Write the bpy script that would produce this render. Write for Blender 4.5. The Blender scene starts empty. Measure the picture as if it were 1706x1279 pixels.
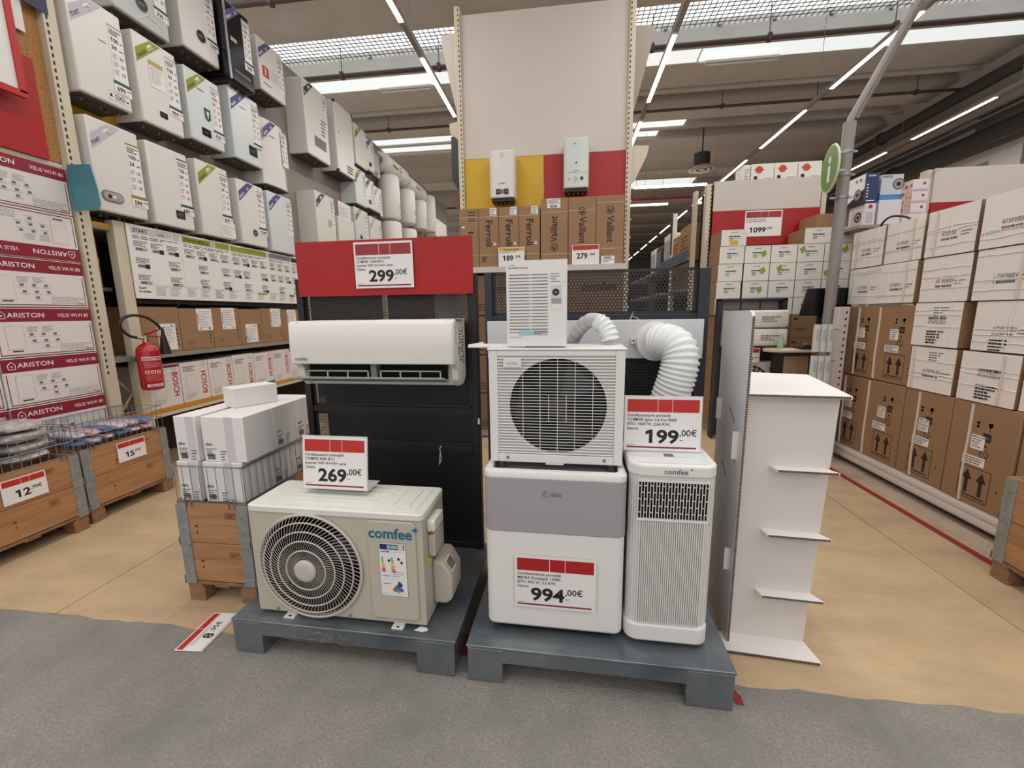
import bpy, math, random
import numpy as np
from mathutils import Vector, Matrix
random.seed(7)
PI = math.pi
S = bpy.context.scene
COL = S.collection
# ------------------------------------------------------------------ camera
CAM_H = 1.45
yaw, pit, rol = -0.12797328, 0.16619585, 0.01377571
fw = np.array([math.sin(yaw)*math.cos(pit), math.cos(yaw)*math.cos(pit), -math.sin(pit)])
r0 = np.array([math.cos(yaw), -math.sin(yaw), 0.0]); d0 = np.cross(fw, r0)
rt = math.cos(rol)*r0 + math.sin(rol)*d0
dn = -math.sin(rol)*r0 + math.cos(rol)*d0
cam = bpy.data.cameras.new('camera'); cam.sensor_width = 36.0; cam.sensor_fit = 'HORIZONTAL'
cam.lens = 698.725/1706*36.0; cam.clip_start = 0.05; cam.clip_end = 200
camo = bpy.data.objects.new('camera', cam); COL.objects.link(camo)
camo.matrix_world = Matrix(((rt[0], -dn[0], -fw[0], 0), (rt[1], -dn[1], -fw[1], 0), (rt[2], -dn[2], -fw[2], CAM_H), (0, 0, 0, 1)))
S.camera = camo
# ------------------------------------------------------------------ world, exposure
S.view_settings.view_transform = 'Standard'; S.view_settings.look = 'None'
S.view_settings.gamma = 1.0; S.view_settings.use_curve_mapping = False
S.view_settings.exposure = 0.1
S.cycles.use_denoising = True
S.cycles.max_bounces = 6; S.cycles.diffuse_bounces = 4; S.cycles.glossy_bounces = 3
S.cycles.transparent_max_bounces = 8; S.cycles.sample_clamp_indirect = 6.0
S.cycles.caustics_reflective = False; S.cycles.caustics_refractive = False
W = bpy.data.worlds.new('world'); S.world = W; W.use_nodes = True
W.node_tree.nodes['Background'].inputs[0].default_value = (1.0, 0.985, 0.97, 1)
W.node_tree.nodes['Background'].inputs[1].default_value = 0.72
LAMP_COL = (1.0, 0.972, 0.945)
STRIP_X = (-7.6, -4.9, -2.03, 1.38, 4.27, 7.3)
STRIP_Z = 5.0
SEGS = [3.82 + 2.54*k for k in range(-4, 11)]
SEG_L = 1.78
def area(loc, sx, sy, power, col=LAMP_COL, rot=(0, 0, 0)):
    l = bpy.data.lights.new('lamp_light', 'AREA'); l.shape = 'RECTANGLE'; l.size = sx; l.size_y = sy
    l.energy = power; l.color = col
    o = bpy.data.objects.new('lamp_light', l); COL.objects.link(o); o.location = loc; o.rotation_euler = rot
    return o
for _x in STRIP_X:
    for _y in SEGS[:10]:
        area((_x, _y + SEG_L/2, STRIP_Z - 0.012), 0.05, SEG_L, 20)
# ------------------------------------------------------------------ materials
def lin(c):
    return tuple(((v/255)/12.92 if v/255 <= 0.04045 else ((v/255 + 0.055)/1.055)**2.4) for v in c) + (1.0,)
MATS = {}
def mat(name, rgb, rough=0.55, metal=0.0, emit=0.0, noise=0.0, nscale=6.0, bump=0.0, bscale=60.0, spec=0.5, stretch=None, alpha=1.0, coat=0.0):
    if name in MATS: return MATS[name]
    m = bpy.data.materials.new(name); m.use_nodes = True; nt = m.node_tree; b = nt.nodes['Principled BSDF']
    c = lin(rgb); b.inputs['Base Color'].default_value = c; b.inputs['Roughness'].default_value = rough
    b.inputs['Metallic'].default_value = metal; b.inputs['Specular IOR Level'].default_value = spec
    if coat: b.inputs['Coat Weight'].default_value = coat
    if alpha < 1: b.inputs['Alpha'].default_value = alpha
    if emit: b.inputs['Emission Color'].default_value = c; b.inputs['Emission Strength'].default_value = emit
    if noise or bump:
        tc = nt.nodes.new('ShaderNodeTexCoord'); mp = nt.nodes.new('ShaderNodeMapping')
        nt.links.new(tc.outputs['Object'], mp.inputs['Vector'])
        if stretch: mp.inputs['Scale'].default_value = stretch
    if noise:
        n = nt.nodes.new('ShaderNodeTexNoise'); n.inputs['Scale'].default_value = nscale; n.inputs['Detail'].default_value = 5
        nt.links.new(mp.outputs[0], n.inputs['Vector'])
        r = nt.nodes.new('ShaderNodeValToRGB')
        r.color_ramp.elements[0].position = 0.3; r.color_ramp.elements[1].position = 0.7
        r.color_ramp.elements[0].color = tuple(v*(1 - noise) for v in c[:3]) + (1,)
        r.color_ramp.elements[1].color = tuple(min(1, v*(1 + noise)) for v in c[:3]) + (1,)
        nt.links.new(n.outputs['Fac'], r.inputs['Fac']); nt.links.new(r.outputs['Color'], b.inputs['Base Color'])
    if bump:
        n2 = nt.nodes.new('ShaderNodeTexNoise'); n2.inputs['Scale'].default_value = bscale; n2.inputs['Detail'].default_value = 3
        nt.links.new(mp.outputs[0], n2.inputs['Vector'])
        bp = nt.nodes.new('ShaderNodeBump'); bp.inputs['Strength'].default_value = bump; bp.inputs['Distance'].default_value = 0.01
        nt.links.new(n2.outputs['Fac'], bp.inputs['Height']); nt.links.new(bp.outputs['Normal'], b.inputs['Normal'])
    MATS[name] = m
    return m
def two_tone(name, c1, c2, scale, lo, hi, rough=0.7, stretch=None, fine=0.12, bump=0.15, metal=0.0, coords='Object'):
    """base colour c1 with worn patches of c2, plus fine grain"""
    m = mat(name, c1, rough, metal, noise=fine, nscale=90, bump=bump, bscale=120)
    nt = m.node_tree; b = nt.nodes['Principled BSDF']
    src = b.inputs['Base Color'].links[0].from_socket
    tc = nt.nodes.new('ShaderNodeTexCoord'); mp = nt.nodes.new('ShaderNodeMapping')
    nt.links.new(tc.outputs[coords], mp.inputs['Vector'])
    if stretch: mp.inputs['Scale'].default_value = stretch
    n = nt.nodes.new('ShaderNodeTexNoise'); n.inputs['Scale'].default_value = scale; n.inputs['Detail'].default_value = 8; n.inputs['Roughness'].default_value = 0.65
    nt.links.new(mp.outputs[0], n.inputs['Vector'])
    r = nt.nodes.new('ShaderNodeValToRGB'); r.color_ramp.elements[0].position = lo; r.color_ramp.elements[1].position = hi
    nt.links.new(n.outputs['Fac'], r.inputs['Fac'])
    mx = nt.nodes.new('ShaderNodeMix'); mx.data_type = 'RGBA'
    nt.links.new(r.outputs['Color'], mx.inputs[0]); nt.links.new(src, mx.inputs[6]); mx.inputs[7].default_value = lin(c2)
    nt.links.new(mx.outputs[2], b.inputs['Base Color'])
    return m
WHITE = mat('white plastic', (226, 223, 220), 0.38)
WHITE2 = mat('white enamel', (222, 218, 212), 0.3)
PAPER = mat('paper', (232, 228, 225), 0.6)
INK = mat('black ink', (28, 25, 26), 0.6)
INKG = mat('grey ink', (112, 107, 108), 0.7)
INKL = mat('pale grey ink', (168, 163, 163), 0.7)
RED = mat('sign red', (166, 13, 13), 0.5)
REDP = mat('printed red', (178, 40, 34), 0.5)
MAROON = mat('carton maroon', (136, 26, 44), 0.5)
BLACK = mat('black metal', (22, 22, 25), 0.5, 0.0)
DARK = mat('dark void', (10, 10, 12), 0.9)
GREEN = mat('dark green print', (28, 82, 70), 0.6)
OLIVE = mat('olive print', (146, 150, 32), 0.6)
VIOLET = mat('violet print', (82, 74, 128), 0.6)
STEEL = mat('galvanised steel', (150, 156, 160), 0.42, 0.75, noise=0.12, nscale=14)
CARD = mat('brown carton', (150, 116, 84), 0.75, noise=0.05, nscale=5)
CARD_D = mat('brown carton dark and shaded', (120, 92, 66), 0.75, noise=0.05, nscale=5)  # darker carton brown; also carries painted shade for the cartons under the rack end shelf
CREAM = mat('cream rack paint', (206, 194, 172), 0.5)
BEIGE = mat('beige board', (202, 192, 184), 0.6)
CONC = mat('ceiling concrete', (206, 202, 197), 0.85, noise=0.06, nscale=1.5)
# ------------------------------------------------------------------ mesh builder
_txt = {}
def text_mesh(s, bold):
    k = (s, bold)
    if k not in _txt:
        c = bpy.data.curves.new('t', 'FONT'); c.body = s; c.size = 1.0; c.offset = bold; c.resolution_u = 3
        o = bpy.data.objects.new('t', c); me = o.to_mesh()
        vs = [(v.co.x, v.co.y) for v in me.vertices]; fs = [tuple(p.vertices) for p in me.polygons]
        o.to_mesh_clear(); bpy.data.objects.remove(o); bpy.data.curves.remove(c)
        if '1' in s and all(ch in '0123456789/' for ch in s): vs, fs = flag_ones(s, vs, fs, bold)
        xs = [v[0] for v in vs] or [0]
        _txt[k] = (vs, fs, min(xs), max(xs))
    return _txt[k]
def flag_ones(s, vs, fs, bold):
    """the built-in font's figure one is a bare stem: give every one its flag"""
    comp = list(range(len(vs)))
    def find(i):
        while comp[i] != i: comp[i] = comp[comp[i]]; i = comp[i]
        return i
    for f in fs:
        for i in f[1:]: comp[find(i)] = find(f[0])
    isl = {}
    for i in range(len(vs)): isl.setdefault(find(i), []).append(i)
    vs = list(vs); fs = list(fs)
    for ids in isl.values():
        xs = [vs[i][0] for i in ids]; ys = [vs[i][1] for i in ids]; w, h = max(xs) - min(xs), max(ys) - min(ys)
        if h > 0.45 and w < 0.36*h and abs(w - h) > 0.1 and len(set(round(x, 2) for x in xs)) <= 12:
            x0, x1, yt = min(xs), max(xs), max(ys); k = len(vs); sw = min(w, .17)
            vs += [(x0 + .01, yt), (x0 + .01, yt - sw*1.25), (x0 - .16, yt - .10 - sw*1.1), (x0 - .16, yt - .10)]; fs.append((k, k + 3, k + 2, k + 1))
    return vs, fs
class MB:
    def __init__(s): s.v = []; s.f = []; s.m = []; s.mats = []
    def mi(s, m):
        if m not in s.mats: s.mats.append(m)
        return s.mats.index(m)
    def raw(s, vs, fs, m):
        b = len(s.v); s.v += [tuple(v) for v in vs]; k = s.mi(m)
        for f in fs: s.f.append(tuple(i + b for i in f)); s.m.append(k)
        return s
    def poly(s, pts, m): return s.raw(pts, [tuple(range(len(pts)))], m)
    def box(s, x0, x1, y0, y1, z0, z1, m):
        v = [(x, y, z) for z in (z0, z1) for y in (y0, y1) for x in (x0, x1)]
        return s.raw(v, [(0, 2, 3, 1), (4, 5, 7, 6), (0, 1, 5, 4), (2, 6, 7, 3), (0, 4, 6, 2), (1, 3, 7, 5)], m)
    def prism(s, pts, axis, a, b, m, caps=True):
        n = len(pts)
        P = {'x': lambda p, t: (t, p[0], p[1]), 'y': lambda p, t: (p[0], t, p[1]), 'z': lambda p, t: (p[0], p[1], t)}[axis]
        v = [P(p, a) for p in pts] + [P(p, b) for p in pts]
        f = [(i, (i + 1) % n, n + (i + 1) % n, n + i) for i in range(n)]
        if caps: f += [tuple(range(n))[::-1], tuple(range(n, 2*n))]
        return s.raw(v, f, m)
    def rbox(s, x0, x1, y0, y1, z0, z1, r, m, axis='z', n=4):
        A = {'z': (x0, x1, y0, y1, z0, z1), 'y': (x0, x1, z0, z1, y0, y1), 'x': (y0, y1, z0, z1, x0, x1)}[axis]
        return s.prism(rrect(A[0], A[1], A[2], A[3], r, n), axis, A[4], A[5], m)
    def tube(s, path, r, m, n=8, caps=True, closed=False):
        P = [Vector(p) for p in path]; N = len(P)
        R = r if isinstance(r, (list, tuple)) else [r]*N
        vs = []; up = None
        for i in range(N):
            a = P[(i - 1) % N] if (closed or i > 0) else P[0]; c = P[(i + 1) % N] if (closed or i < N - 1) else P[-1]
            t = (c - a).normalized()
            if up is None:
                up = t.cross(Vector((0, 0, 1)))
                if up.length < 0.1: up = t.cross(Vector((1, 0, 0)))
                up.normalize()
            else:
                up = (up - t*up.dot(t)).normalized()
            w = t.cross(up)
            for k in range(n):
                q = 2*PI*k/n; vs.append(P[i] + (up*math.cos(q) + w*math.sin(q))*R[i])
        f = []
        for i in range(N if closed else N - 1):
            j = (i + 1) % N
            for k in range(n): f.append((i*n + k, i*n + (k + 1) % n, j*n + (k + 1) % n, j*n + k))
        if caps and not closed: f += [tuple(range(n))[::-1], tuple(range((N - 1)*n, N*n))]
        return s.raw(vs, f, m)
    def cyl(s, p0, p1, r, m, n=16): return s.tube([p0, p1], r, m, n)
    def disc(s, c, r, m, axis='y', n=24, r2=None):
        """flat disc (or ring when r2 is given) facing along axis"""
        def pt(q, rr):
            u, w = math.cos(q)*rr, math.sin(q)*rr
            return {'y': (c[0] + u, c[1], c[2] + w), 'z': (c[0] + u, c[1] + w, c[2]), 'x': (c[0], c[1] + u, c[2] + w)}[axis]
        o = [pt(2*PI*k/n, r) for k in range(n)]
        if r2 is None: return s.poly(o, m)
        i = [pt(2*PI*k/n, r2) for k in range(n)]
        return s.raw(o + i, [(k, (k + 1) % n, n + (k + 1) % n, n + k) for k in range(n)], m)
    def lathe(s, c, prof, m, axis='z', n=20):
        vs = []
        for rr, h in prof:
            for k in range(n):
                q = 2*PI*k/n; u, w = math.cos(q)*rr, math.sin(q)*rr
                vs.append({'z': (c[0] + u, c[1] + w, c[2] + h), 'y': (c[0] + u, c[1] + h, c[2] + w), 'x': (c[0] + h, c[1] + u, c[2] + w)}[axis])
        f = [(i*n + k, i*n + (k + 1) % n, (i + 1)*n + (k + 1) % n, (i + 1)*n + k) for i in range(len(prof) - 1) for k in range(n)]
        f += [tuple(range(n))[::-1], tuple(range((len(prof) - 1)*n, len(prof)*n))]
        return s.raw(vs, f, m)
    def quad(s, x0, x1, z0, z1, y, m): return s.poly([(x0, y, z0), (x1, y, z0), (x1, y, z1), (x0, y, z1)], m)
    def text(s, t, x, z, size, m, y=-0.0008, bold=0.0, align='L', o=None, u=(1, 0, 0), w=(0, 0, 1), sx=1.0):
        vs, fs, a, b = text_mesh(t, bold)
        sh = {'L': -a, 'C': -(a + b)/2, 'R': -b}[align]
        if o is None: o = (x, y, z)
        O = Vector(o); U = Vector(u)*size*sx; V = Vector(w)*size
        return s.raw([O + U*(p + sh) + V*q for p, q in vs], fs, m)
    def lines(s, x0, x1, ztop, n, pitch, h, m, y=-0.0008, rng=random, fill=0.9):
        """rows of small illegible print"""
        for i in range(n):
            x = x0; z = ztop - i*pitch; end = x0 + (x1 - x0)*(rng.uniform(0.55, 1.0) if i else 1.0)
            while x < end:
                l = rng.uniform(0.06, 0.22)*(x1 - x0); e = min(x + l, end)
                s.quad(x, e, z - h, z, y, m); x = e + 0.03*(x1 - x0)
        return s
    def barcode(s, x0, x1, z0, z1, m, y=-0.0008, rng=random):
        x = x0
        while x < x1:
            l = rng.uniform(0.01, 0.05)*(x1 - x0); s.quad(x, min(x1, x + l), z0, z1, y, m); x += l + rng.uniform(0.01, 0.04)*(x1 - x0)
        return s
    def mesh(s, name, smooth=False):
        me = bpy.data.meshes.new(name); me.from_pydata(s.v, [], s.f)
        for m in s.mats: me.materials.append(m)
        me.polygons.foreach_set('material_index', s.m); me.update()
        if smooth:
            me.polygons.foreach_set('use_smooth', [True]*len(me.polygons)); me.set_sharp_from_angle(angle=0.7)
        return me
    def build(s, name, parent=None, label=None, smooth=False, bevel=0.0, seg=2, kind=None):
        o = bpy.data.objects.new(name, s.mesh(name, smooth)); COL.objects.link(o)
        if parent: o.parent = parent
        if label: o['label'] = label
        if kind: o['kind'] = kind
        if bevel:
            b = o.modifiers.new('bevel', 'BEVEL'); b.width = bevel; b.segments = seg; b.limit_method = 'ANGLE'; b.angle_limit = 0.6
            o.data.polygons.foreach_set('use_smooth', [True]*len(o.data.polygons)); o.data.set_sharp_from_angle(angle=0.6)
            b.harden_normals = False
        return o
def rrect(x0, x1, y0, y1, r, n=4):
    p = []
    rs = r if isinstance(r, (list, tuple)) else (r, r, r, r)      # corners: (x1,y1) (x0,y1) (x0,y0) (x1,y0)
    for (cx, cy, a, rr) in ((x1, y1, 0, rs[0]), (x0, y1, PI/2, rs[1]), (x0, y0, PI, rs[2]), (x1, y0, 1.5*PI, rs[3])):
        if rr <= 0: p.append((cx, cy)); continue
        ox = cx - rr*(1 if cx == x1 else -1); oy = cy - rr*(1 if cy == y1 else -1)
        for k in range(n + 1):
            q = a + PI/2*k/n; p.append((ox + rr*math.cos(q), oy + rr*math.sin(q)))
    return p
def tag(o, label, cat, group=None):
    o['label'] = label; o['category'] = cat
    if group: o['group'] = group
    return o
def thing(name, label, cat, loc=(0, 0, 0), rz=0.0, group=None):
    o = bpy.data.objects.new(name, None); COL.objects.link(o); o.empty_display_size = 0.1
    o.location = loc; o.rotation_euler = (0, 0, rz)
    return tag(o, label, cat, group)
def struct(o):
    o['kind'] = 'structure'; return o
def kids(o): return [c for c in bpy.data.objects if c.parent == o]
def dup(root, loc, rz, label, group=None, tree=None):
    r = root.copy(); COL.objects.link(r); r.location = loc; r.rotation_euler = (0, 0, rz); r['label'] = label
    if group: r['group'] = group
    for ch in tree:
        c = ch[0].copy(); COL.objects.link(c); c.parent = r
        for g in ch[1]:
            d = g.copy(); COL.objects.link(d); d.parent = c
    return r
def tree_of(o): return [(c, kids(c)) for c in kids(o)]
ORD = ['first', 'second', 'third', 'fourth', 'fifth', 'sixth', 'seventh', 'eighth', 'ninth', 'tenth', 'eleventh', 'twelfth']
L90, R90 = PI/2, -PI/2
# ================================================================== setting: floor
ASPH = two_tone('worn grey asphalt', (139, 134, 127), (117, 114, 110), 3.0, 0.42, 0.72, 0.8, fine=0.22, bump=0.5)
YFLOOR = two_tone('worn yellow floor paint', (190, 163, 128), (158, 137, 112), 2.2, 0.42, 0.80, 0.55, stretch=(1, 2.2, 1), fine=0.05, bump=0.12)
PALEC = two_tone('pale bare concrete', (186, 166, 148), (160, 142, 126), 2.5, 0.45, 0.75, 0.7, fine=0.06)
def edge_y(x): return 1.545 - 0.0155*(x + 0.6)
xs = [-9 + 0.06*i for i in range(int(19/0.06) + 1)]
jag = [edge_y(x) + random.uniform(-0.008, 0.008) + 0.004*math.sin(x*9) + 0.004*math.sin(x*23) for x in xs]
b = MB(); P_ = [(-9, -6, 0), (10, -6, 0)] + [(x, y, 0) for x, y in reversed(list(zip(xs, jag)))]
b.poly(P_, ASPH); floor = struct(b.build('floor'))
def slab(xa, xb, m, z=0.0):
    e = [(x, y) for x, y in zip(xs, jag) if xa < x < xb]
    e = [(xa, e[0][1])] + e + [(xb, e[-1][1])]
    bb = MB(); bb.prism(e + [(xb, 46), (xa, 46)], 'z', -0.05, z, m)
    o = bb.build('slab', floor); return o
slab(-9, -2.524, YFLOOR, 0.0015); slab(-2.519, 2.056, YFLOOR, 0.0015); slab(2.061, 2.52, YFLOOR, 0.0015); slab(2.52, 10, PALEC, 0.0015)
b = MB(); b.box(-9, 10, 1.0, 46, -0.06, -0.055, DARK); b.build('joint_filler', floor)
b = MB(); b.box(2.405, 2.455, 2.3, 30, 0.0015, 0.003, mat('dull red tape', (138, 38, 44), 0.6)); struct(b.build('trim_1'))
b = MB()
pts = []
for i in range(24):
    x = -1.50 + 1.75*i/23; pts.append((x, 1.575 - 0.0235*(x + 1.4) + (0 if i < 17 else (i - 16)*.012) + random.uniform(-.01, .01)))
top = [(x, y + 0.12 + random.uniform(-.008, .008)) for x, y in reversed(pts)]
b.prism(pts + top, 'z', 0.0016, 0.0034, mat('red floor line', (140, 24, 36), 0.6)); b.prism([(.640, 1.44), (.668, 1.435), (.672, 1.47), (.655, 1.51), (.640, 1.52)], 'z', .0016, .0034, MATS['red floor line']); struct(b.build('trim_2'))
# ================================================================== setting: ceiling
SKY = mat('translucent skylight sheet', (236, 240, 240), 0.6, emit=1.3)
def Yz(A, z): return A*(z - 1.45)/5.05
ceil = MB(); ZB = 6.5; XL, XR = -12, 9.5
def beam(a0, a1, z=ZB, h=0.9, lip=0.0, m=None):
    b = MB(); r = 0.09
    b.prism([(a0, z + h), (a0, z + r), (a0 + r*0.3, z + r*0.3), (a0 + r, z), (a1 - r, z), (a1 - r*0.3, z + r*0.3), (a1, z + r), (a1, z + h)], 'x', XL, XR, m or CONC)
    return b
b = MB(); b.box(XL, XR, -6, 46, 7.45, 7.5, mat('roof underside', (92, 87, 82), 0.9)); ceiling = struct(b.build('ceiling'))
def addbeam(a0, a1, z=ZB, **k): beam(a0, a1, z, **k).build('roof_beam', ceiling, smooth=True)
SKY2 = mat('dull skylight sheet', (226, 233, 234), 0.6, emit=0.85)
def skylight(y0, y1, z, x0=XL, x1=XR):
    b = MB(); b.box(x0, x1, y0, y1, z, z + 0.03, SKY if z > 6.8 else SKY2); b.build('skylight_panel', ceiling, 'glowing white translucent skylight panel')
addbeam(6.95, 8.30)
skylight(8.2, 9.62, 7.02)
b = MB()                                                            # flank of the next beam, lit by the skylight
b.prism([(9.62, 7.1), (9.60, 6.95), (9.52, 6.7), (9.47, 6.56), (9.5, 6.5), (9.56, 6.5), (9.58, 6.6), (9.72, 7.1)], 'x', XL, XR, CONC); b.build('roof_beam', ceiling, smooth=True)
skylight(9.56, 10.10, 6.53)
addbeam(10.05, 11.06)
addbeam(11.10, 11.26, 6.47)
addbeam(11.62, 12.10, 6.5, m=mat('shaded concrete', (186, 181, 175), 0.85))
skylight(12.76, 13.20, 6.55, -8, 3.2)
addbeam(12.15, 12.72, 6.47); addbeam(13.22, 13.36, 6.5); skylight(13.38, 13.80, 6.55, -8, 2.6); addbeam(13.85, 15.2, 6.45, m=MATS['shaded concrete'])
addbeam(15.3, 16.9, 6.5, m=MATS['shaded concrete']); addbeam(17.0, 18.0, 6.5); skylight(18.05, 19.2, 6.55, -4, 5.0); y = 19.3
for k in range(9):
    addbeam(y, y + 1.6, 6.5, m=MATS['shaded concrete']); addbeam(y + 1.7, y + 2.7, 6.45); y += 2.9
skylight(24.3, 24.9, 6.9, -4, 4); skylight(30.1, 30.6, 6.9, -4, 4)
y = 6.95
for k in range(4):
    skylight(y - 1.15, y - 0.05, 6.9); addbeam(y - 2.6, y - 1.2); y -= 2.65
# safety net under the first skylight
NETW = mat('net wire', (60, 58, 60), 0.6)
b = MB()
x = -9.0
while x < 9.4:
    b.box(x - .006, x + .006, 8.3, 9.6, 6.9, 6.908, NETW); x += 0.105
yy = 8.35
while yy < 9.6:
    b.box(-9, 9.4, yy - .006, yy + .006, 6.9, 6.908, NETW); yy += 0.105
b.build('safety_net', ceiling, kind='stuff')
for x in (-4.2, -3.1, -1.2, 1.9, 2.9, 3.9, 4.9, 5.9):
    b = MB(); b.box(x - .03, x + .03, 9.55, 9.6, 6.88, 6.95, STEEL); b.build('net_hook', ceiling)
# ceiling pipes
PIPE = mat('brown pipe', (88, 74, 68), 0.5)
def ceiling_pipe(y, z, r, label, m=PIPE, x0=XL, x1=9.4, ztop=7.0, step=2.1):
    t = thing('ceiling_pipe', label, 'pipe', (0, y, z))
    b = MB(); b.cyl((x0, 0, 0), (x1, 0, 0), r, m, 10); b.build('pipe_run', t, smooth=True)
    x = x0 + 1.0
    while x < x1:
        b = MB(); b.box(x - .035, x + .035, -r - .012, r + .012, -r - .012, r + .02, m); b.cyl((x, 0, r), (x, 0, ztop - z), 0.008, m, 6); b.build('hanger', t); x += step
    return t
ceiling_pipe(Yz(9.40, 6.42), 6.42, 0.045, 'brown sprinkler pipe hanging under the lit beam behind the netted skylight')
ceiling_pipe(11.62, 6.3, 0.03, 'thin dark pipe under the second row of roof beams')
ceiling_pipe(Yz(7.2, 6.4), 6.4, 0.045, 'dark pipe crossing the ceiling above the boiler wall', x1=-2.0)
ceiling_pipe(19.6, 6.2, 0.04, 'red sprinkler pipe far back across the ceiling', mat('red pipe', (150, 34, 48), 0.5))
# lamps in the second skylight
TUBE = mat('lit fluorescent tube', (255, 247, 236), 0.4, emit=5.0)
for i, (xa, xb, lab) in enumerate(((-4.15, -2.95, 'white batten lamp below the skylight over the boiler wall'), (2.75, 4.15, 'white batten lamp with bent conduit below the skylight right of the tall panel'))):
    t = thing('batten_lamp', lab, 'lamp', (xa, 9.86, 6.37))
    b = MB(); b.box(0, xb - xa, -.05, .05, 0, .05, WHITE); b.build('housing', t, bevel=.01)
    b = MB(); b.cyl((.03, 0, -.02), (xb - xa - .03, 0, -.02), .018, mat('unlit white tube', (240, 240, 238), .4), 8); b.build('tube', t)
    b = MB(); s = 1 if i == 0 else 0
    xx = (xb - xa + .05) if s else -.05
    b.tube([(xx - (.05 if s else -.05), 0, .03), (xx + (.05 if s else -.05), 0, .03), (xx + (.1 if s else -.1), 0, .08), (xx + (.1 if s else -.1), -.35, .1)], .014, WHITE, 6); b.build('conduit', t)
# light tracks along the aisles
TRK = mat('grey track', (150, 146, 142), 0.45, 0.3)
tnames = {-7.6: 'far left continuous light track beyond the boiler wall', -4.9: 'continuous light track hidden above the boiler racks', -2.03: 'continuous light track left of the tall beige panel',
          1.38: 'continuous light track just right of the tall beige panel', 4.27: 'continuous light track crossing behind the bent pole', 7.3: 'continuous light track along the right block wall'}
for x in (-2.03, 1.38, 4.27, 7.3):
    t = thing('light_track', tnames[x], 'lamp', (x, 0, STRIP_Z))
    b = MB(); b.box(-.035, .035, 3.0, 34, 0.0, .06, TRK); b.build('track', t)
    for y in SEGS[3:]:
        b = MB(); b.box(-.03, .03, y, y + SEG_L, -.01, 0.0, TUBE); b.build('tube', t)
    for y in (5.9, 8.5, 11.0, 13.6):
        b = MB(); b.cyl((0, y, .06), (0, y, 1.55), .004, TRK, 5); b.build('hanger_wire', t)
for (x0, x1, yy, z, lab) in ((2.0, 4.05, 13.65, 5.07, 'cross row of lamps far back, longest one'), (2.2, 3.45, 15.8, 5.07, 'short cross lamp far back above the grey rack'), (4.45, 5.0, 15.85, 5.07, 'small cross lamp far back beside the rack upright')):
    t = thing('cross_lamp', lab, 'lamp', (x0, yy, z)); b2 = MB(); b2.box(0, x1 - x0, -.04, .04, 0, .05, TUBE); b2.build('tube', t); b2 = MB()
    for q in (.15, .85): b2.cyl(((x1 - x0)*q, 0, .05), ((x1 - x0)*q, 0, 1.5), .006, TRK, 5)
    b2.build('hanger_wire', t)
# ================================================================== setting: walls
BLK = mat('grey wall block', (142, 139, 136), 0.85, noise=0.10, nscale=9)
b = MB(); b.box(9.56, 9.7, -4, 46, 0, 7.5, mat('mortar', (118, 115, 112), .9)); wr = struct(b.build('wall_right'))
bm = MB(); bm.box(9.52, 9.56, 0.006, 0.394, 0.006, 0.194, BLK); blk = bm.mesh('block')
for i in range(26):
    for j in range(9):
        o = bpy.data.objects.new('block', blk); COL.objects.link(o); o.parent = wr; o.location = (0, 9.2 + 0.4*i + 0.2*(j % 2), 3.9 + 0.2*j)
b = MB(); b.box(-12, 10, 45.5, 45.7, 0, 7.5, mat('far wall paint', (186, 178, 172), .8)); b.box(2.0, 4.9, 45.3, 45.5, 0, 5.2, mat('navy panel', (38, 40, 70), .6)); wb = struct(b.build('wall_back'))
b = MB(); b.box(-12.1, -12, -6, 46, 0, 7.5, MATS['far wall paint']); struct(b.build('wall_left'))
b = MB(); b.box(9.0, 9.55, 12, 30, 5.25, 5.9, mat('white edge beam', (214, 208, 204), .7)); struct(b.build('trim_3'))
b = MB(); b.prism([(9.4, 6.5), (9.4, 5.9), (8.3, 7.0), (8.3, 7.4), (9.4, 7.4)], 'y', 10.3, 24, MATS['white edge beam']); struct(b.build('trim_4'))
DUCT = mat('dark duct', (66, 66, 66), .45, .3)
for i, (z, r, m, lab) in enumerate(((5.05, .17, DUCT, 'lower dark duct along the block wall'), (5.55, .12, mat('grey duct', (150, 140, 130), .5, .3), 'grey pipe with a joint along the block wall'), (6.0, .13, DUCT, 'upper dark duct along the block wall'))):
    t = thing('wall_duct', lab, 'duct', (8.9 - .2*i, 0, z))
    b = MB(); b.cyl((0, 6, 0), (0, 38, 0), r, m, 14); b.build('duct_run', t, smooth=True)
    for y in (9.5, 13.5, 18): 
        b = MB(); b.cyl((0, y, 0), (0, y + .1, 0), r + .03, m, 14); b.build('coupling', t)
t = thing('cable_tray', 'grey cable tray between the ducts on the block wall', 'tray', (8.75, 0, 5.3))
b = MB(); b.box(-.1, .1, 6, 38, 0, .012, STEEL); b.box(-.1, -.09, 6, 38, 0, .06, STEEL); b.box(.09, .1, 6, 38, 0, .06, STEEL); b.build('tray_channel', t)
# round air diffuser
t = thing('air_diffuser', 'round ceiling air diffuser on a dark duct neck', 'diffuser', (3.78, 13.29, 5.395))
b = MB(); b.lathe((0, 0, 0), [(.36, 0), (.30, .07), (.19, .10)], mat('pale diffuser', (176, 168, 164), .5), n=28); b.build('ring', t, smooth=True)
b = MB(); b.disc((0, 0, -.004), .27, DARK, 'z'); b.disc((0, 0, -.008), .24, MATS['pale diffuser'], 'z', r2=.15); b.disc((0, 0, -.010), .09, MATS['pale diffuser'], 'z'); b.build('vane', t)
b = MB(); b.cyl((0, 0, .10), (0, 0, .42), .21, DUCT, 20); b.cyl((0, 0, .42), (0, 0, 1.10), .02, DUCT, 8); b.build('neck', t, smooth=True)
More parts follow.
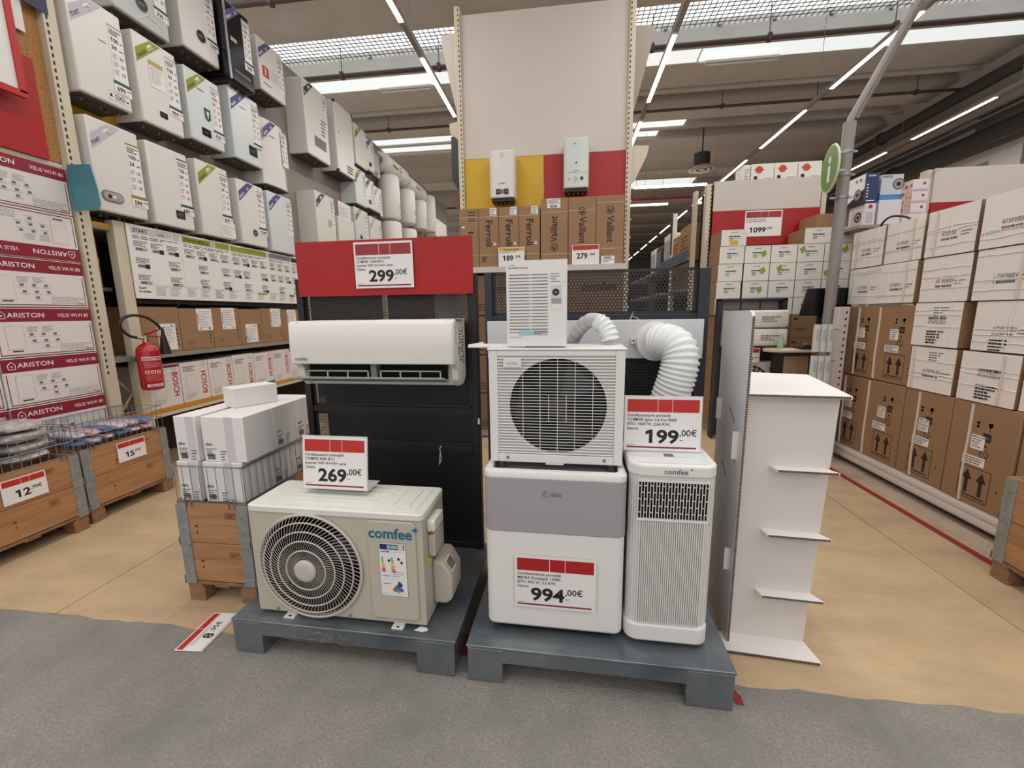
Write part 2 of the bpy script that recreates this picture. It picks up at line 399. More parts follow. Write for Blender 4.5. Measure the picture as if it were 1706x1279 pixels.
# ================================================================== price signs
GLOSSRED = mat('sign band red', (186, 44, 36), 0.45)
ACRYL = mat('acrylic edge', (214, 214, 214), 0.12)
def price_print(b, w, h, txt, price, cents='00', y=-0.001, band=GLOSSRED, rule=True, x0=0.0, small=0.056, ps=0.34, px=0.24, pz=0.15):
    b.quad(x0, x0 + w, 0, h, y, PAPER); e = y - .0005; g = y - .0009
    b.quad(x0 + .03*w, x0 + .97*w, .72*h, .955*h, e, band)
    for q in (.43, .62): b.quad(x0 + q*w, x0 + q*w + .006*w, .72*h, .955*h, g, PAPER)
    for i, t in enumerate(txt):
        b.text(t, x0 + .035*w, (.635 - .082*i)*h, small*h*1.35, INK, e, .012)
    b.text(price, x0 + px*w, pz*h, ps*h, INK, e, .03, sx=1.16)
    a, c = text_mesh(price, .03)[2:]; xe = x0 + px*w + (c - a)*ps*h*1.16
    b.text(',' + cents + '\u20ac', xe + .01*w, (pz + .135/.34*ps)*h, .165*h*ps/.34, INK, e, .012)
    b.quad(xe + .015*w, xe + .06*w, (pz + .05)*h, (pz + .062)*h, e, INKG)
    b.quad(x0 + .03*w, x0 + .13*w, .095*h, .103*h, e, INKG)
    if rule: b.quad(x0 + .03*w, x0 + .95*w, .045*h, .075*h, e, MAROON)
def stand_sign(label, loc, rz, w, h, txt, price, lean=0.12, **k):
    t = thing('price_sign', label, 'sign', loc, rz, 'red banded price signs')
    b = MB(); b.prism([(0, 0), (-.004, 0), (-.004 + lean*h, h), (lean*h, h)], 'x', 0, w, ACRYL); o = b.build('acrylic_sheet', t)
    b = MB(); b.prism([(0, 0), (.11, 0), (.11, .003), (0.0005, .003)], 'x', 0, w, ACRYL); b.build('acrylic_foot', t)
    b = MB(); b.box(.003, w - .003, -.0012, -.0005, 0, h - .008, PAPER); o = b.build('price_card', t, 'printed price card')
    b = MB(); price_print(b, w - .006, h - .008, txt, price, x0=.003, y=-.0016, **k); b.build('lettering', o); o.rotation_euler = (-math.atan(lean), 0, 0); o.location = (0, -.004, .004)
    return t
def hung_sign(label, loc, rz, w, h, txt, price, tilt=0.0, name='price_card', **k):
    b = MB(); b.box(0, w, -.001, 0, 0, h, PAPER); o = tag(b.build(name), label, 'sign', 'red banded price signs')
    o.location = loc; o.rotation_euler = (tilt, 0, rz)
    b = MB(); price_print(b, w, h, txt, price, y=-.0015, **k); b.build('lettering', o)
    return o
FZ = -0.0235
# ================================================================== steel display pallets
PAL = two_tone('blue grey pallet steel', (136, 142, 146), (96, 104, 112), 2.2, 0.36, 0.70, 0.27, stretch=(1, 2.5, 1), fine=0.04, bump=0.02, metal=0.55)
SCUFF = mat('scuffed bare metal', (142, 142, 140), 0.5, .4, noise=.25, nscale=60)
def steel_pallet(label, loc, w, d, h, l0, l1, r0_, r1_):
    t = thing('steel_pallet', label, 'pallet', loc, FZ, 'steel display pallets')
    b = MB(); b.box(0, w, 0, d, h - .012, h, PAL); b.build('deck', t, bevel=.003)
    b = MB(); b.box(l1, r0_, .002, .008, h - .068, h - .012, PAL); b.build('front_apron', t)
    b = MB(); b.box(.006, l1, .0, d - .004, 0, h - .012, PAL); b.build('skid', t, bevel=.002)
    b = MB(); b.box(r0_, w - .006, .0, d - .004, 0, h - .012, PAL); b.build('skid', t, bevel=.002)
    return t
pl = steel_pallet('steel display pallet under the beige outdoor unit, with scuffed front edge', (-1.436, 1.462, .003), 1.008, .74, .157, .0, .142, .842, 1.0)
b = MB()
for i in range(40):
    x = .44 + random.gauss(0, .045)*1.2; z = .112 + random.uniform(-.02, .02); s = random.uniform(.004, .014)
    b.poly([(x, .0015, z), (x + s*1.8, .0015, z - s*.15), (x + s*1.4, .0015, z + s*.5), (x + s*.2, .0015, z + s*.4)], SCUFF)
for i in range(26):
    x = .965 + random.uniform(-.018, .018); z = random.uniform(.03, .125); s = random.uniform(.002, .006)
    b.poly([(x, -.0006, z), (x + s, -.0006, z), (x + s*.7, -.0006, z + s*1.3)], SCUFF)
b.build('scuff_mark', pl, 'pale scuffed paint on the front edge', kind='stuff')
pr = steel_pallet('steel display pallet under the two portable air conditioners', (-.383, 1.431, .003), 1.007, .78, .157, .0, .145, .835, 1.0)
b = MB(); b.poly([(.83, .03, .1577), (.87, .024, .1577), (.89, .034, .1577), (.88, .05, .1577), (.85, .055, .1577), (.842, .04, .1577)], PAPER)
b.prism([(.0, .0), (.04, -.006), (.06, .004), (.05, .02), (.02, .025), (.012, .01)], 'z', 0, .0012, PAPER)
o = tag(b.mesh and MB().prism([(.0, .0), (.04, -.006), (.06, .004), (.05, .02), (.02, .025), (.012, .01)], 'z', 0, .0012, PAPER).build('paper_scrap'), 'small torn scrap of white paper on the left pallet front edge', 'paper')
o.location = (-1.436 + .82, 1.462 + .02, .1602)
# ================================================================== outdoor unit on the left pallet
BODY = mat('warm beige enamel', (188, 180, 164), 0.45); LIDC = mat('pale lid enamel', (222, 221, 212), 0.28)
t = thing('outdoor_unit', 'beige outdoor air conditioner unit with a big round fan grille, on the left pallet', 'air conditioner', (-1.331, 1.512, .178), FZ)
UW, UD, UH = .769, .262, .474
fc = (.266, .229); fr = .236
b = MB(); n = 64                                               # front sheet with a round opening
circ = [(fc[0] + (fr - .012)*math.cos(2*PI*k/n), max(.004, fc[1] + (fr - .012)*math.sin(2*PI*k/n))) for k in range(n)]
def rectpt(q):
    dx, dz = math.cos(q), math.sin(q); s = 1e9
    if dx > 1e-9: s = min(s, (UW - fc[0])/dx)
    if dx < -1e-9: s = min(s, -fc[0]/dx)
    if dz > 1e-9: s = min(s, (UH - fc[1])/dz)
    if dz < -1e-9: s = min(s, -fc[1]/dz)
    return (fc[0] + dx*s, fc[1] + dz*s)
ang = sorted([2*PI*k/n for k in range(n)] + [math.atan2(z - fc[1], x - fc[0]) % (2*PI) for x in (0, UW) for z in (0, UH)])
O = [rectpt(q) for q in ang]; I = [(fc[0] + (fr - .012)*math.cos(q), max(.004, fc[1] + (fr - .012)*math.sin(q))) for q in ang]; N = len(ang)
b.raw([(p[0], 0, p[1]) for p in O] + [(p[0], 0, p[1]) for p in I], [(k, (k + 1) % N, N + (k + 1) % N, N + k) for k in range(N)], BODY)
b.raw([(p[0], 0, p[1]) for p in I] + [(p[0], .12, p[1]) for p in I], [(k, (k + 1) % N, N + (k + 1) % N, N + k) for k in range(N)], mat('dark shroud', (58, 54, 52), .6))
b.poly([(0, 0, 0), (0, UD, 0), (0, UD, UH), (0, 0, UH)], BODY); b.poly([(UW, 0, 0), (UW, UD, 0), (UW, UD, UH), (UW, 0, UH)], BODY)
b.poly([(0, UD, 0), (UW, UD, 0), (UW, UD, UH), (0, UD, UH)], BODY); b.poly([(0, 0, 0), (UW, 0, 0), (UW, UD, 0), (0, UD, 0)], BODY)
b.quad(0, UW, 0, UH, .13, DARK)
b.build('casing', t)
b = MB(); b.rbox(-.006, UW + .006, -.006, UD + .006, UH - .012, UH + .018, .022, LIDC); b.build('lid', t, bevel=.005)
b = MB(); b.rbox(.02, UW - .03, .02, UD - .015, UH + .018, UH + .021, .02, LIDC)
for y in (.06, .10, .15, .19): b.rbox(.10, .58, y, y + .018, UH + .021, UH + .026, .008, LIDC)
b.rbox(.60, .63, .05, .21, UH + .021, UH + .026, .008, LIDC); b.rbox(.66, .70, .05, .22, UH + .021, UH + .026, .008, LIDC)
b.build('lid_rib', t, bevel=.002)
# fan behind the guard
b = MB(); c3 = (fc[0], .075, fc[1])
b.lathe((fc[0], .05, fc[1]), [(.055, 0), (.055, .05)], mat('fan hub dark', (46, 44, 44), .5), 'y', 20)
for k in range(3):
    q0 = 2*PI*k/3 + .4; vs = []
    for i in range(7):
        for j in range(2):
            rr = .05 + .16*i/6; q = q0 + (.5 if j else -.5)*(1.1 - .05*i); vs.append((fc[0] + rr*math.cos(q), .06 + (.05 if j else 0), fc[1] + rr*math.sin(q)))
    b.raw(vs, [(2*i, 2*i + 1, 2*i + 3, 2*i + 2) for i in range(6)], MATS['fan hub dark'])
b.build('fan', t, smooth=True)
GRC = mat('guard enamel', (196, 188, 178), .4)
def gpt(r, q): 
    y = -.034*(1 - (r/fr)**2)**.5 if r < fr else 0
    return (fc[0] + r*math.cos(q), y - .002, fc[1] + r*math.sin(q))
for k, q_ in enumerate((.99, .865, .71, .545, .375)):
    r_ = fr*q_
    b = MB(); b.tube([gpt(r_, 2*PI*i/56) for i in range(56)], .0065 if k == 0 else .0032, GRC, 6, closed=True); b.build('guard_ring', t, smooth=True)
b = MB(); NB = 76
for i in range(NB):
    q = 2*PI*i/NB; path = []
    for j in range(7):
        r_ = .052 + (fr - .055)*j/6; path.append(gpt(r_, q + .55*(1 - j/6)**1.0*(1 if True else 0) - .30))
    b.tube(path, [.0006 + .0008*j/6 for j in range(7)], GRC, 4, caps=False)
b.build('guard_vane', t, smooth=True, kind='stuff')
b = MB(); b.lathe((fc[0], -.044, fc[1]), [(.03, -.004), (.044, -.002), (.049, .003), (.049, .01)], GRC, 'y', 28); b.build('guard_hub', t, smooth=True)
# raised panel, logo, energy label
b = MB(); b.rbox(.535, .742, -.008, .0, .02, .458, .022, BODY, 'y', 6); svc = b.build('service_panel', t, bevel=.004)
TEAL = mat('logo teal', (18, 104, 140), .4)
b = MB(); b.text('comfee', .636, .385, .063, TEAL, -.0095, .022, 'C'); b.prism([(.728, .42), (.735, .432), (.747, .436), (.752, .428), (.744, .412), (.742, .425)], 'y', -.0098, -.0092, TEAL); b.build('logo', svc, 'teal maker lettering')
b = MB(); lx, lz, lw, lh = .582, .128, .118, .238; e = -.0088
b.quad(lx, lx + lw, lz, lz + lh, e, mat('label edge', (96, 140, 160), .5)); b.quad(lx + .002, lx + lw - .002, lz + .002, lz + lh - .002, e - .0003, PAPER)
y1, y2 = e - .0006, e - .0009
NAVY = mat('label navy', (24, 36, 110), .5); TEAL2 = mat('label teal', (30, 120, 130), .5)
b.quad(lx + .006, lx + .036, lz + lh - .030, lz + lh - .006, y1, NAVY); b.quad(lx + .036, lx + lw - .006, lz + lh - .030, lz + lh - .006, y1, TEAL2)
b.text('ENERG', lx + .039, lz + lh - .024, .017, PAPER, y2, .01); b.quad(lx + .086, lx + .106, lz + lh - .032, lz + lh - .004, y2, mat('label pink', (226, 190, 200), .5))
b.text('comfee', lx + .008, lz + lh - .042, .013, INK, y1, .02); b.lines(lx + .05, lx + .108, lz + lh - .038, 1, .01, .002, INKL, y1)
cols = [(0, 130, 70), (90, 160, 60), (170, 190, 50), (236, 200, 60), (230, 140, 60), (214, 80, 50), (190, 40, 40)]
for i, c in enumerate(cols):
    m = mat('energy bar %d' % i, c, .5)
    for xo in (.010, .052): b.quad(lx + xo, lx + xo + .008 + .0016*i, lz + lh - .072 - .0095*i, lz + lh - .065 - .0095*i, y1, m)
for (xo, zo) in ((.036, -.078), (.078, -.070), (.090, -.085)): b.prism([(lx + xo, lz + lh + zo), (lx + xo + .005, lz + lh + zo + .006), (lx + xo + .011, lz + lh + zo + .006), (lx + xo + .011, lz + lh + zo - .006), (lx + xo + .005, lz + lh + zo - .006)], 'y', y1 - .0002, y1, INK)
b.quad(lx + .049, lx + .0495, lz + .02, lz + lh - .05, y1, INKL); b.lines(lx + .056, lx + .11, lz + .110, 3, .009, .0025, INKG, y1)
for zo in (.075, .040): b.quad(lx + .008, lx + .046, lz + zo, lz + zo + .0008, y1, INKL); b.lines(lx + .012, lx + .042, lz + zo + .018, 1, .01, .004, INKG, y1)
for i, (xo, zo, s, c) in enumerate(((.072, .038, .013, (30, 120, 160)), (.084, .052, .012, (20, 70, 130)), (.062, .030, .009, (190, 70, 50)), (.09, .03, .009, (80, 90, 150)), (.076, .024, .008, (60, 160, 180)), (.082, .064, .006, (40, 90, 150)))):
    b.disc((lx + xo, y1 - .0001*i, lz + zo), s, mat('map tint %d' % i, c, .5), 'y', 9)
b.lines(lx + .008, lx + .11, lz + .012, 1, .01, .002, INKL, y1)
b.build('energy_label', svc, 'white energy rating label with coloured bars')
b = MB()
for i in range(4):
    for xo in (.572, .706): b.box(xo, xo + .01, -.0105, -.008, .15 + .045*i, .153 + .045*i, BODY)
b.build('panel_nib', svc)
# side: handle cover, valve cover, terminals
b = MB(); b.rbox(UW, UW + .030, .055, .15, UH - .20, UH - .10, .012, BODY, 'x'); b.build('handle_recess', t, bevel=.006)
b = MB(); b.rbox(UW, UW + .036, .045, .165, UH - .085, UH - .03, .014, LIDC, 'x'); b.build('side_handle', t, bevel=.008)
b = MB(); b.prism([(UW, .035), (UW + .06, .035), (UW + .085, .06), (UW + .085, .17), (UW + .045, .235), (UW, .235)], 'y', .09, .24, BODY); b.build('valve_cover', t, bevel=.012, seg=3)
b = MB(); u = Vector((-.04, 0, .065)).normalized()
o0 = Vector((UW + .083, .0885, .176)); 
b.raw([(UW + .082, .105, .178), (UW + .082, .165, .178), (UW + .050, .165, .2295), (UW + .050, .105, .2295)], [(0, 1, 2, 3)], PAPER)
for k in range(9):
    yy = .112 + .006*k; b.raw([(UW + .0795, yy, .184), (UW + .0795, yy + .0025 + .002*(k % 2), .184), (UW + .0555, yy + .0025 + .002*(k % 2), .2225), (UW + .0555, yy, .2225)], [(0, 1, 2, 3)], INK)
for vtx in range(len(b.v)): b.v[vtx] = (b.v[vtx][0] + .0012, b.v[vtx][1], b.v[vtx][2] + .0008)
b.build('barcode_label', t, 'white barcode sticker')
b = MB(); b.box(UW, UW + .008, .06, .12, .245, .27, mat('yellow sticker', (196, 190, 60), .5)); b.poly([(UW + .0085, .07, .25), (UW + .0085, .1, .25), (UW + .0085, .085, .266)], INK); b.build('warning_sticker', t)
for x in (.125, .62):
    b = MB(); b.box(x, x + .05, -.02, UD + .02, -.018, -.012, LIDC); b.box(x, x + .05, .01, .02, -.018, .0, LIDC); b.box(x, x + .05, UD - .03, UD - .02, -.018, .0, LIDC)
    b.box(x + .018, x + .032, -.014, -.006, -.0119, -.0114, INK); b.build('foot', t, bevel=.002)
for x in (.09, .43): 
    b = MB(); b.cyl((x, -.006, .012), (x, .0, .012), .006, STEEL, 10); b.build('screw', t)
stand_sign('price sign reading 269,00 on top of the beige outdoor unit', (-1.149, 1.632, .6995), FZ, .305, .235, ['Condizionatore monosplit', 'COMFEE 9000 BTU', 'inverter WiFi A++/A+ serie', 'Chiara'], '269')
# ================================================================== perforated stands
PERF = mat('black perforated sheet', (34, 34, 36), .5)
def perf_sheet(w, h, pitch, r, m, border=.012):
    """one steel sheet with round holes in staggered rows: hexagonal cells, each with a six-sided hole"""
    ph = pitch*math.sqrt(3)/2; nx = int((w - 2*border)/pitch); nz = int((h - 2*border)/ph)
    R = pitch/math.sqrt(3)
    hexo = np.array([(R*math.sin(PI/3*k), R*math.cos(PI/3*k)) for k in range(6)]); hexi = np.array([(r*math.sin(PI/3*k), r*math.cos(PI/3*k)) for k in range(6)])
    x0 = (w - nx*pitch)/2 + pitch/2; z0 = (h - nz*ph)/2 + ph/2
    C = np.array([(x0 + pitch*i + (pitch/2 if j % 2 else 0), z0 + ph*j) for j in range(nz) for i in range(nx - (j % 2))])
    vo = C[:, None, :] + hexo[None]; vi = C[:, None, :] + hexi[None]
    V = np.concatenate([vo, vi], axis=1).reshape(-1, 2); V = np.stack([V[:, 0], np.zeros(len(V)), V[:, 1]], 1)
    base = np.arange(len(C))[:, None, None]*12
    k = np.arange(6); F = np.stack([k, (k + 1) % 6, 6 + (k + 1) % 6, 6 + k], 1)[None] + base
    b = MB(); b.raw(V.tolist(), F.reshape(-1, 4).tolist(), m)
    g = pitch
    b.box(0, w, -.001, .001, 0, z0 - ph*.42, m); b.box(0, w, -.001, .001, h - z0 + ph*.42, h, m)
    b.box(0, x0 - pitch*.3, -.001, .001, 0, h, m); b.box(w - x0 + pitch*.3, w, -.001, .001, 0, h, m)
    return b
t = thing('display_stand', 'black perforated display stand behind the wall unit, with a red header board', 'stand', (-1.43, 2.145, .1605), FZ)
SW = .985
for x in (0, SW - .035):
    b = MB(); b.box(x, x + .035, -.02, .03, 0, 1.485, BLACK); b.build('post', t, bevel=.003)
for z in (.0, .555, .765):
    b = MB(); b.box(.035, SW - .035, -.012, .022, z, z + .035, BLACK); b.build('crossbar', t, bevel=.002)
for z0, z1 in ((.035, .555), (.59, .765), (.80, 1.48)):
    perf_sheet(SW - .07, z1 - z0, .0105, .0036, PERF).build('perforated_panel', t).location = (.035, .004, z0)
b = MB(); b.box(.075, SW - .02, .055, .06, .0, 1.25, BLACK); b.build('shade_backing', t)  # added black sheet, makes the lower panel holes read as dark as shade
b = MB(); b.box(.03, .975, -.034, -.024, 1.392, 1.668, RED); b.box(.03, .975, -.024, -.018, 1.392, 1.41, RED); b.build('header_board', t, 'plain red header board')
b = MB(); b.tube([(.77, -.014, .59), (.765, -.03, .58), (.772, -.03, .53), (.765, -.03, .50)], .0025, mat('white string', (200, 198, 190), .7), 5); b.tube([(.765, -.03, .55), (.76, -.03, .49)], .0025, MATS['white string'], 5); b.build('cable_tie', t, 'white cable tie')
b = MB(); b.box(SW - .006, SW + .003, -.03, -.02, .72, .75, PAPER); b.build('white_tag', t)
hung_sign('price sign reading 299,00 on the red header board', (-1.07, 2.094, 1.588), FZ, .312, .227, ['Condizionatore monosplit', 'COMFEE 12000 BTU', 'inverter WiFi A++/A+ serie', 'Chiara'], '299', name='price_sign', band=mat('sign band maroon', (150, 44, 44), .5))
t = thing('display_stand', 'black perforated display stand with large holes behind the white hose plate', 'stand', (-.40, 2.115, .1605), FZ)
SW = 1.06
for x, w in ((0, .035), (SW - .05, .05)):
    b = MB(); b.box(x, x + w, -.02, .03, 0, 1.485, mat('dark blue grey metal', (38, 40, 50), .5)); b.build('post', t, bevel=.003)
for z, hh in ((.0, .035), (.62, .035), (1.235, .045)):
    b = MB(); b.box(.035, SW - .05, -.012, .022, z, z + hh, MATS['dark blue grey metal']); b.build('crossbar', t, bevel=.002)
perf_sheet(SW - .085, .21, .0165, .0064, PERF).build('perforated_panel', t).location = (.035, .004, 1.28)
for z0, z1 in ((.035, .62), (.655, 1.235)): perf_sheet(SW - .085, z1 - z0, .0165, .0048, PERF).build('perforated_panel', t).location = (.035, .004, z0)
b = MB(); b.box(.0, SW, .055, .06, .0, 1.245, MATS['dark blue grey metal']); b.build('shade_backing', t)  # added dark sheet standing in for the shade behind the lower panels
b = MB(); b.tube([(.70, -.03, 1.24), (.71, -.03, 1.27), (.72, -.03, 1.295), (.71, -.03, 1.27), (.735, -.03, 1.262), (.75, -.03, 1.25), (.74, -.03, 1.24)], .0022, MATS['white string'], 5); b.build('cable_tie', t)
# ================================================================== wall unit
t = thing('wall_unit', 'white wall air conditioner hung on the black perforated stand under the red board', 'air conditioner', (-1.352, 1.92, 1.10), FZ)
WW = .838
IW = mat('wall unit white', (226, 220, 214), .32); IG = mat('grey green plastic', (176, 184, 180), .4)
prof = [(.0, .13), (-.003, .2), (.0, .30), (.008, .322), (.03, .328), (.205, .328), (.205, .04), (.16, .004), (.10, .0), (.06, .035), (.05, .09)]
b = MB(); b.prism([(p[0], p[1]) for p in prof], 'x', .0, .035, IW); b.prism(prof, 'x', WW - .035, WW, IW)
core = [(.02, .125), (.012, .30), (.03, .328), (.205, .328), (.205, .04), (.16, .006), (.10, .002), (.09, .05), (.10, .11)]
b.prism(core, 'x', .035, WW - .035, IW); b.build('casing', t, bevel=.006)
b = MB(); b.prism([(-.004, .118), (-.010, .2), (-.005, .306), (.004, .318), (.012, .306), (.012, .118)], 'x', .004, WW - .004, IW); fpn = b.build('front_panel', t, bevel=.005)
b = MB(); b.quad(.04, WW - .06, .035, .118, .085, DARK); b.box(.04, WW - .06, .02, .085, .03, .034, mat('outlet shadow grey', (120, 128, 126), .5)); b.box(.4, .43, .035, .09, .034, .118, MATS['outlet shadow grey']); b.build('outlet', t)
for x0, x1 in ((.06, .39), (.45, .76)):
    b = MB(); b.box(x0, x1, .03, .036, .078, .084, IG); b.box(x0, x1, .03, .036, .045, .05, IG)
    for k in range(4): x = x0 + (x1 - x0 - .006)*k/3; b.box(x, x + .006, .03, .036, .045, .084, IG)
    b.build('guide_vane', t)
b = MB(); b.prism([(-.012, .048), (-.016, .058), (.03, .044), (.08, .028), (.08, .02), (.03, .034)], 'x', .0, WW - .05, IG); b.build('louver_flap', t, bevel=.003)
b = MB(); b.text('comfee', .03, .138, .022, INKG, -.012, .02); b.build('logo', fpn)
b = MB(); b.lines(.0, .11, .0, 9, .012, .006, INKG, 0.0)
vs = [(WW + .0008, .17 - v[2]*-.9*0 - (.02 - v[0]*.0) + 0, 0) for v in b.v]
b2 = MB()
for i in range(13):
    z = .28 - .014*i
    for j in range(3):
        if random.random() < .8: b2.box(WW, WW + .0008, .09 + .03*j, .09 + .03*j + random.uniform(.008, .026), z, z + .007, INK)
b2.box(WW, WW + .0009, .075, .09, .16, .2, INKG); b2.build('rating_label', t)
b = MB(); b.box(WW - .002, WW + .0015, .03, .04, .21, .30, IG); b.build('side_groove', t)
b = MB()
for x in (.1, .42, .66):
    b.rbox(x, x + .2, .04, .16, .328, .3295, .02, mat('top intake grey', (196, 198, 196), .5))
b.build('top_grille', t)
# ================================================================== two-piece portable conditioner
t = thing('portable_conditioner', 'tall white and grey portable air conditioner base on the right pallet', 'air conditioner', (-.312, 1.520, .1605), FZ)
MW, MD, MH = .542, .33, .70
GREYP = mat('soft grey panel', (160, 156, 160), .45)
b = MB(); b.rbox(0, MW, 0, MD, .03, .655, .035, WHITE, 'z', 6); b.build('casing', t, bevel=.012, seg=3)
b = MB(); b.rbox(-.002, MW + .002, -.003, MD, .445, .668, .036, GREYP, 'z', 6); gpn = b.build('grey_panel', t, 'smooth grey upper panel', bevel=.004)
b = MB(); o_ = rrect(-.002, MW + .002, -.003, MD, .036, 6); i_ = rrect(.028, MW - .028, .022, MD - .03, .02, 6); n = len(o_)
b.raw([(x, y, .668) for x, y in o_] + [(x, y, .688) for x, y in o_] + [(x + (.5*MW - x)*.03, y + (.15 - y)*.04, .697) for x, y in o_] + [(x, y, .697) for x, y in i_] + [(x, y, .670) for x, y in i_],
      [(r*n + k, r*n + (k + 1) % n, (r + 1)*n + (k + 1) % n, (r + 1)*n + k) for r in range(4) for k in range(n)] + [tuple(range(4*n, 5*n))], WHITE); b.build('top_rim', t, smooth=True)
b = MB(); b.rbox(.03, MW - .03, .025, MD - .032, .670, .6715, .018, GREYP); b.build('tray_floor', t)
b = MB(); b.rbox(.03, MW - .03, .03, MD - .03, .0, .03, .03, DARK); b.build('plinth', t)
b = MB(); b.text('idea', MW*.5 - .013, .600, .027, INKG, -.0042, .012); b.text('M', MW*.5 - .034, .604, .016, INKG, -.0042, .0)
b.tube([(MW*.5 - .03 + .0115*math.cos(q), -.0042, .609 + .0125*math.sin(q)) for q in [PI*.35 + 2*PI*.72*k/16 for k in range(17)]], .0011, INKG, 5); b.build('logo', gpn)
hung_sign('price card reading 994,00 taped low on the white portable base', (-.193, 1.5115, .288), FZ, .318, .225, ['Condizionatore portatile', 'MIDEA PortaSplit 12000', 'BTU, 950 W, 3.5 KW,', 'bianco'], '994', name='price_sign', tilt=0.015, px=.2, band=mat('sign band deep red', (170, 26, 28), .5))
t = thing('window_outdoor_unit', 'white square outdoor unit with a round black fan opening, standing on the grey base', 'air conditioner', (-.294, 1.585, .868), FZ)
QW, QD, QH = .513, .23, .452
b = MB(); b.box(0, QW, .03, QD, .01, QH - .006, WHITE); b.build('casing', t, bevel=.006)
b = MB(); b.box(-.006, QW + .006, -.004, QD + .006, QH - .008, QH, WHITE); b.build('top_plate', t, bevel=.003)
b = MB()
for (x0, x1, z0, z1) in ((0, .034, 0, QH - .008), (QW - .034, QW, 0, QH - .008), (.034, QW - .034, 0, .034), (.034, QW - .034, QH - .03, QH - .008)): b.box(x0, x1, 0, .03, z0, z1, WHITE)
b.build('front_frame', t, bevel=.003)
fx, fz, fR = .265, .226, .186
b = MB(); n = 48                                                  # white backing around the fan opening
x0, x1, z0, z1 = .034, QW - .034, .034, QH - .03
def rp(q):
    dx, dz = math.cos(q), math.sin(q); s = 1e9
    if dx > 1e-9: s = min(s, (x1 - fx)/dx)
    if dx < -1e-9: s = min(s, (x0 - fx)/dx)
    if dz > 1e-9: s = min(s, (z1 - fz)/dz)
    if dz < -1e-9: s = min(s, (z0 - fz)/dz)
    return (fx + dx*s, .012, fz + dz*s)
ang = sorted([2*PI*k/n for k in range(n)] + [math.atan2(zz - fz, xx - fx) % (2*PI) for xx in (x0, x1) for zz in (z0, z1)]); N = len(ang)
b.raw([(fx + fR*math.cos(q), .012, fz + fR*math.sin(q)) for q in ang] + [(fx + fR*math.cos(q), .05, fz + fR*math.sin(q)) for q in ang], [(k, (k + 1) % N, N + (k + 1) % N, N + k) for k in range(N)], DARK)
b.raw([rp(q) for q in ang] + [(fx + fR*math.cos(q), .012, fz + fR*math.sin(q)) for q in ang] , [(k, (k + 1) % N, N + (k + 1) % N, N + k) for k in range(N)], WHITE); b.build('grille_backing', t)
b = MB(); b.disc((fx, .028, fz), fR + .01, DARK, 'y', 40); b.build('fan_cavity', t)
FB = mat('black fan', (26, 26, 30), .45)
b = MB(); b.lathe((fx, .014, fz), [(.04, 0), (.045, .012)], FB, 'y', 18)
for k in range(3):
    q0 = 2*PI*k/3 + .9; vs = []
    for i in range(6):
        for j in range(2):
            rr = .04 + .135*i/5; q = q0 + (.45 if j else -.45); vs.append((fx + rr*math.cos(q), .017 + (.009 if j else 0), fz + rr*math.sin(q)))
    b.raw(vs, [(2*i, 2*i + 1, 2*i + 3, 2*i + 2) for i in range(5)], FB)
b.build('fan', t, smooth=True)
NS = 33
b = MB()
for i in range(NS):
    z = .040 + (QH - .078)*i/(NS - 1); x0, x1 = .034, QW - .034
    q = fR**2 - (z - fz)**2
    segs_ = [(x0, x1)] if q <= 0 else [(x0, fx - q**.5), (fx + q**.5, x1)]
    for (a_, c_) in segs_:
        if c_ > a_: b.prism([(-.001, z - .0016), (.0, z + .0012), (.012, z + .0042), (.012, z + .002)], 'x', a_, c_, WHITE)
    if q > 0: b.box(fx - q**.5, fx + q**.5, -.0006, .002, z - .0009, z + .0011, WHITE)
b.build('louver_slat', t, 'fine white horizontal louvers', kind='stuff')
b = MB()
for k in range(-2, 3): b.box(fx + .0665*k - .0009, fx + .0665*k + .0009, -.002, .001, fz - math.sqrt(fR**2 - (.0665*k)**2), fz + math.sqrt(fR**2 - (.0665*k)**2), WHITE)
for k in (-.5, .5): b.box(fx + .0665*k - .001, fx + .0665*k + .001, -.002, .001, fz - .06, fz + .05, WHITE)
b.build('grille_rib', t, kind='stuff')
b = MB(); b.rbox(.058, .128, -.005, 0, QH - .072, QH - .04, .004, WHITE, 'y'); bdg = b.build('badge', t)
b = MB(); b.text('midea', .071, QH - .062, .018, INKL, -.0056, .0); b.build('lettering', bdg)
for x in (.07, .445):
    b = MB(); b.disc((x, -.0006, .018), .0072, STEEL, 'y', 14); b.disc((x, -.001, .018), .003, INKG, 'y', 8); b.build('screw', t)
    b = MB(); b.cyl((x - .03 if x < .2 else x + .03, .035, -.0345), (x - .03 if x < .2 else x + .03, .035, 0.0), .017, mat('rubber foot grey', (72, 72, 74), .6), 16); b.cyl((x - .03 if x < .2 else x + .03, .19, -.0345), (x - .03 if x < .2 else x + .03, .19, .012), .017, MATS['rubber foot grey'], 16); b.build('foot', t)
b = MB(); b.box(.22, .29, .0, .02, -.006, .001, WHITE); b.build('drain_lip', t)
b = MB(); b.rbox(QW, QW + .006, .06, .17, QH - .10, QH - .03, .01, WHITE, 'x'); b.rbox(-.006, 0, .06, .17, QH - .10, QH - .03, .01, WHITE, 'x'); b.build('grip', t)
# thin white tray on top of it
b = MB(); b.prism([(-.085, .02), (.14, .03), (.14, .17), (-.06, .17)], 'z', 0, .005, WHITE); b.prism([(-.085, .02), (-.08, .022), (-.055, .17), (-.06, .17)], 'z', .005, .012, WHITE)
o = tag(b.build('white_tray'), 'thin white plastic tray overhanging the left top edge of the square outdoor unit', 'tray'); o.location = (-.294, 1.585, 1.3208); o.rotation_euler = (0, 0, FZ)
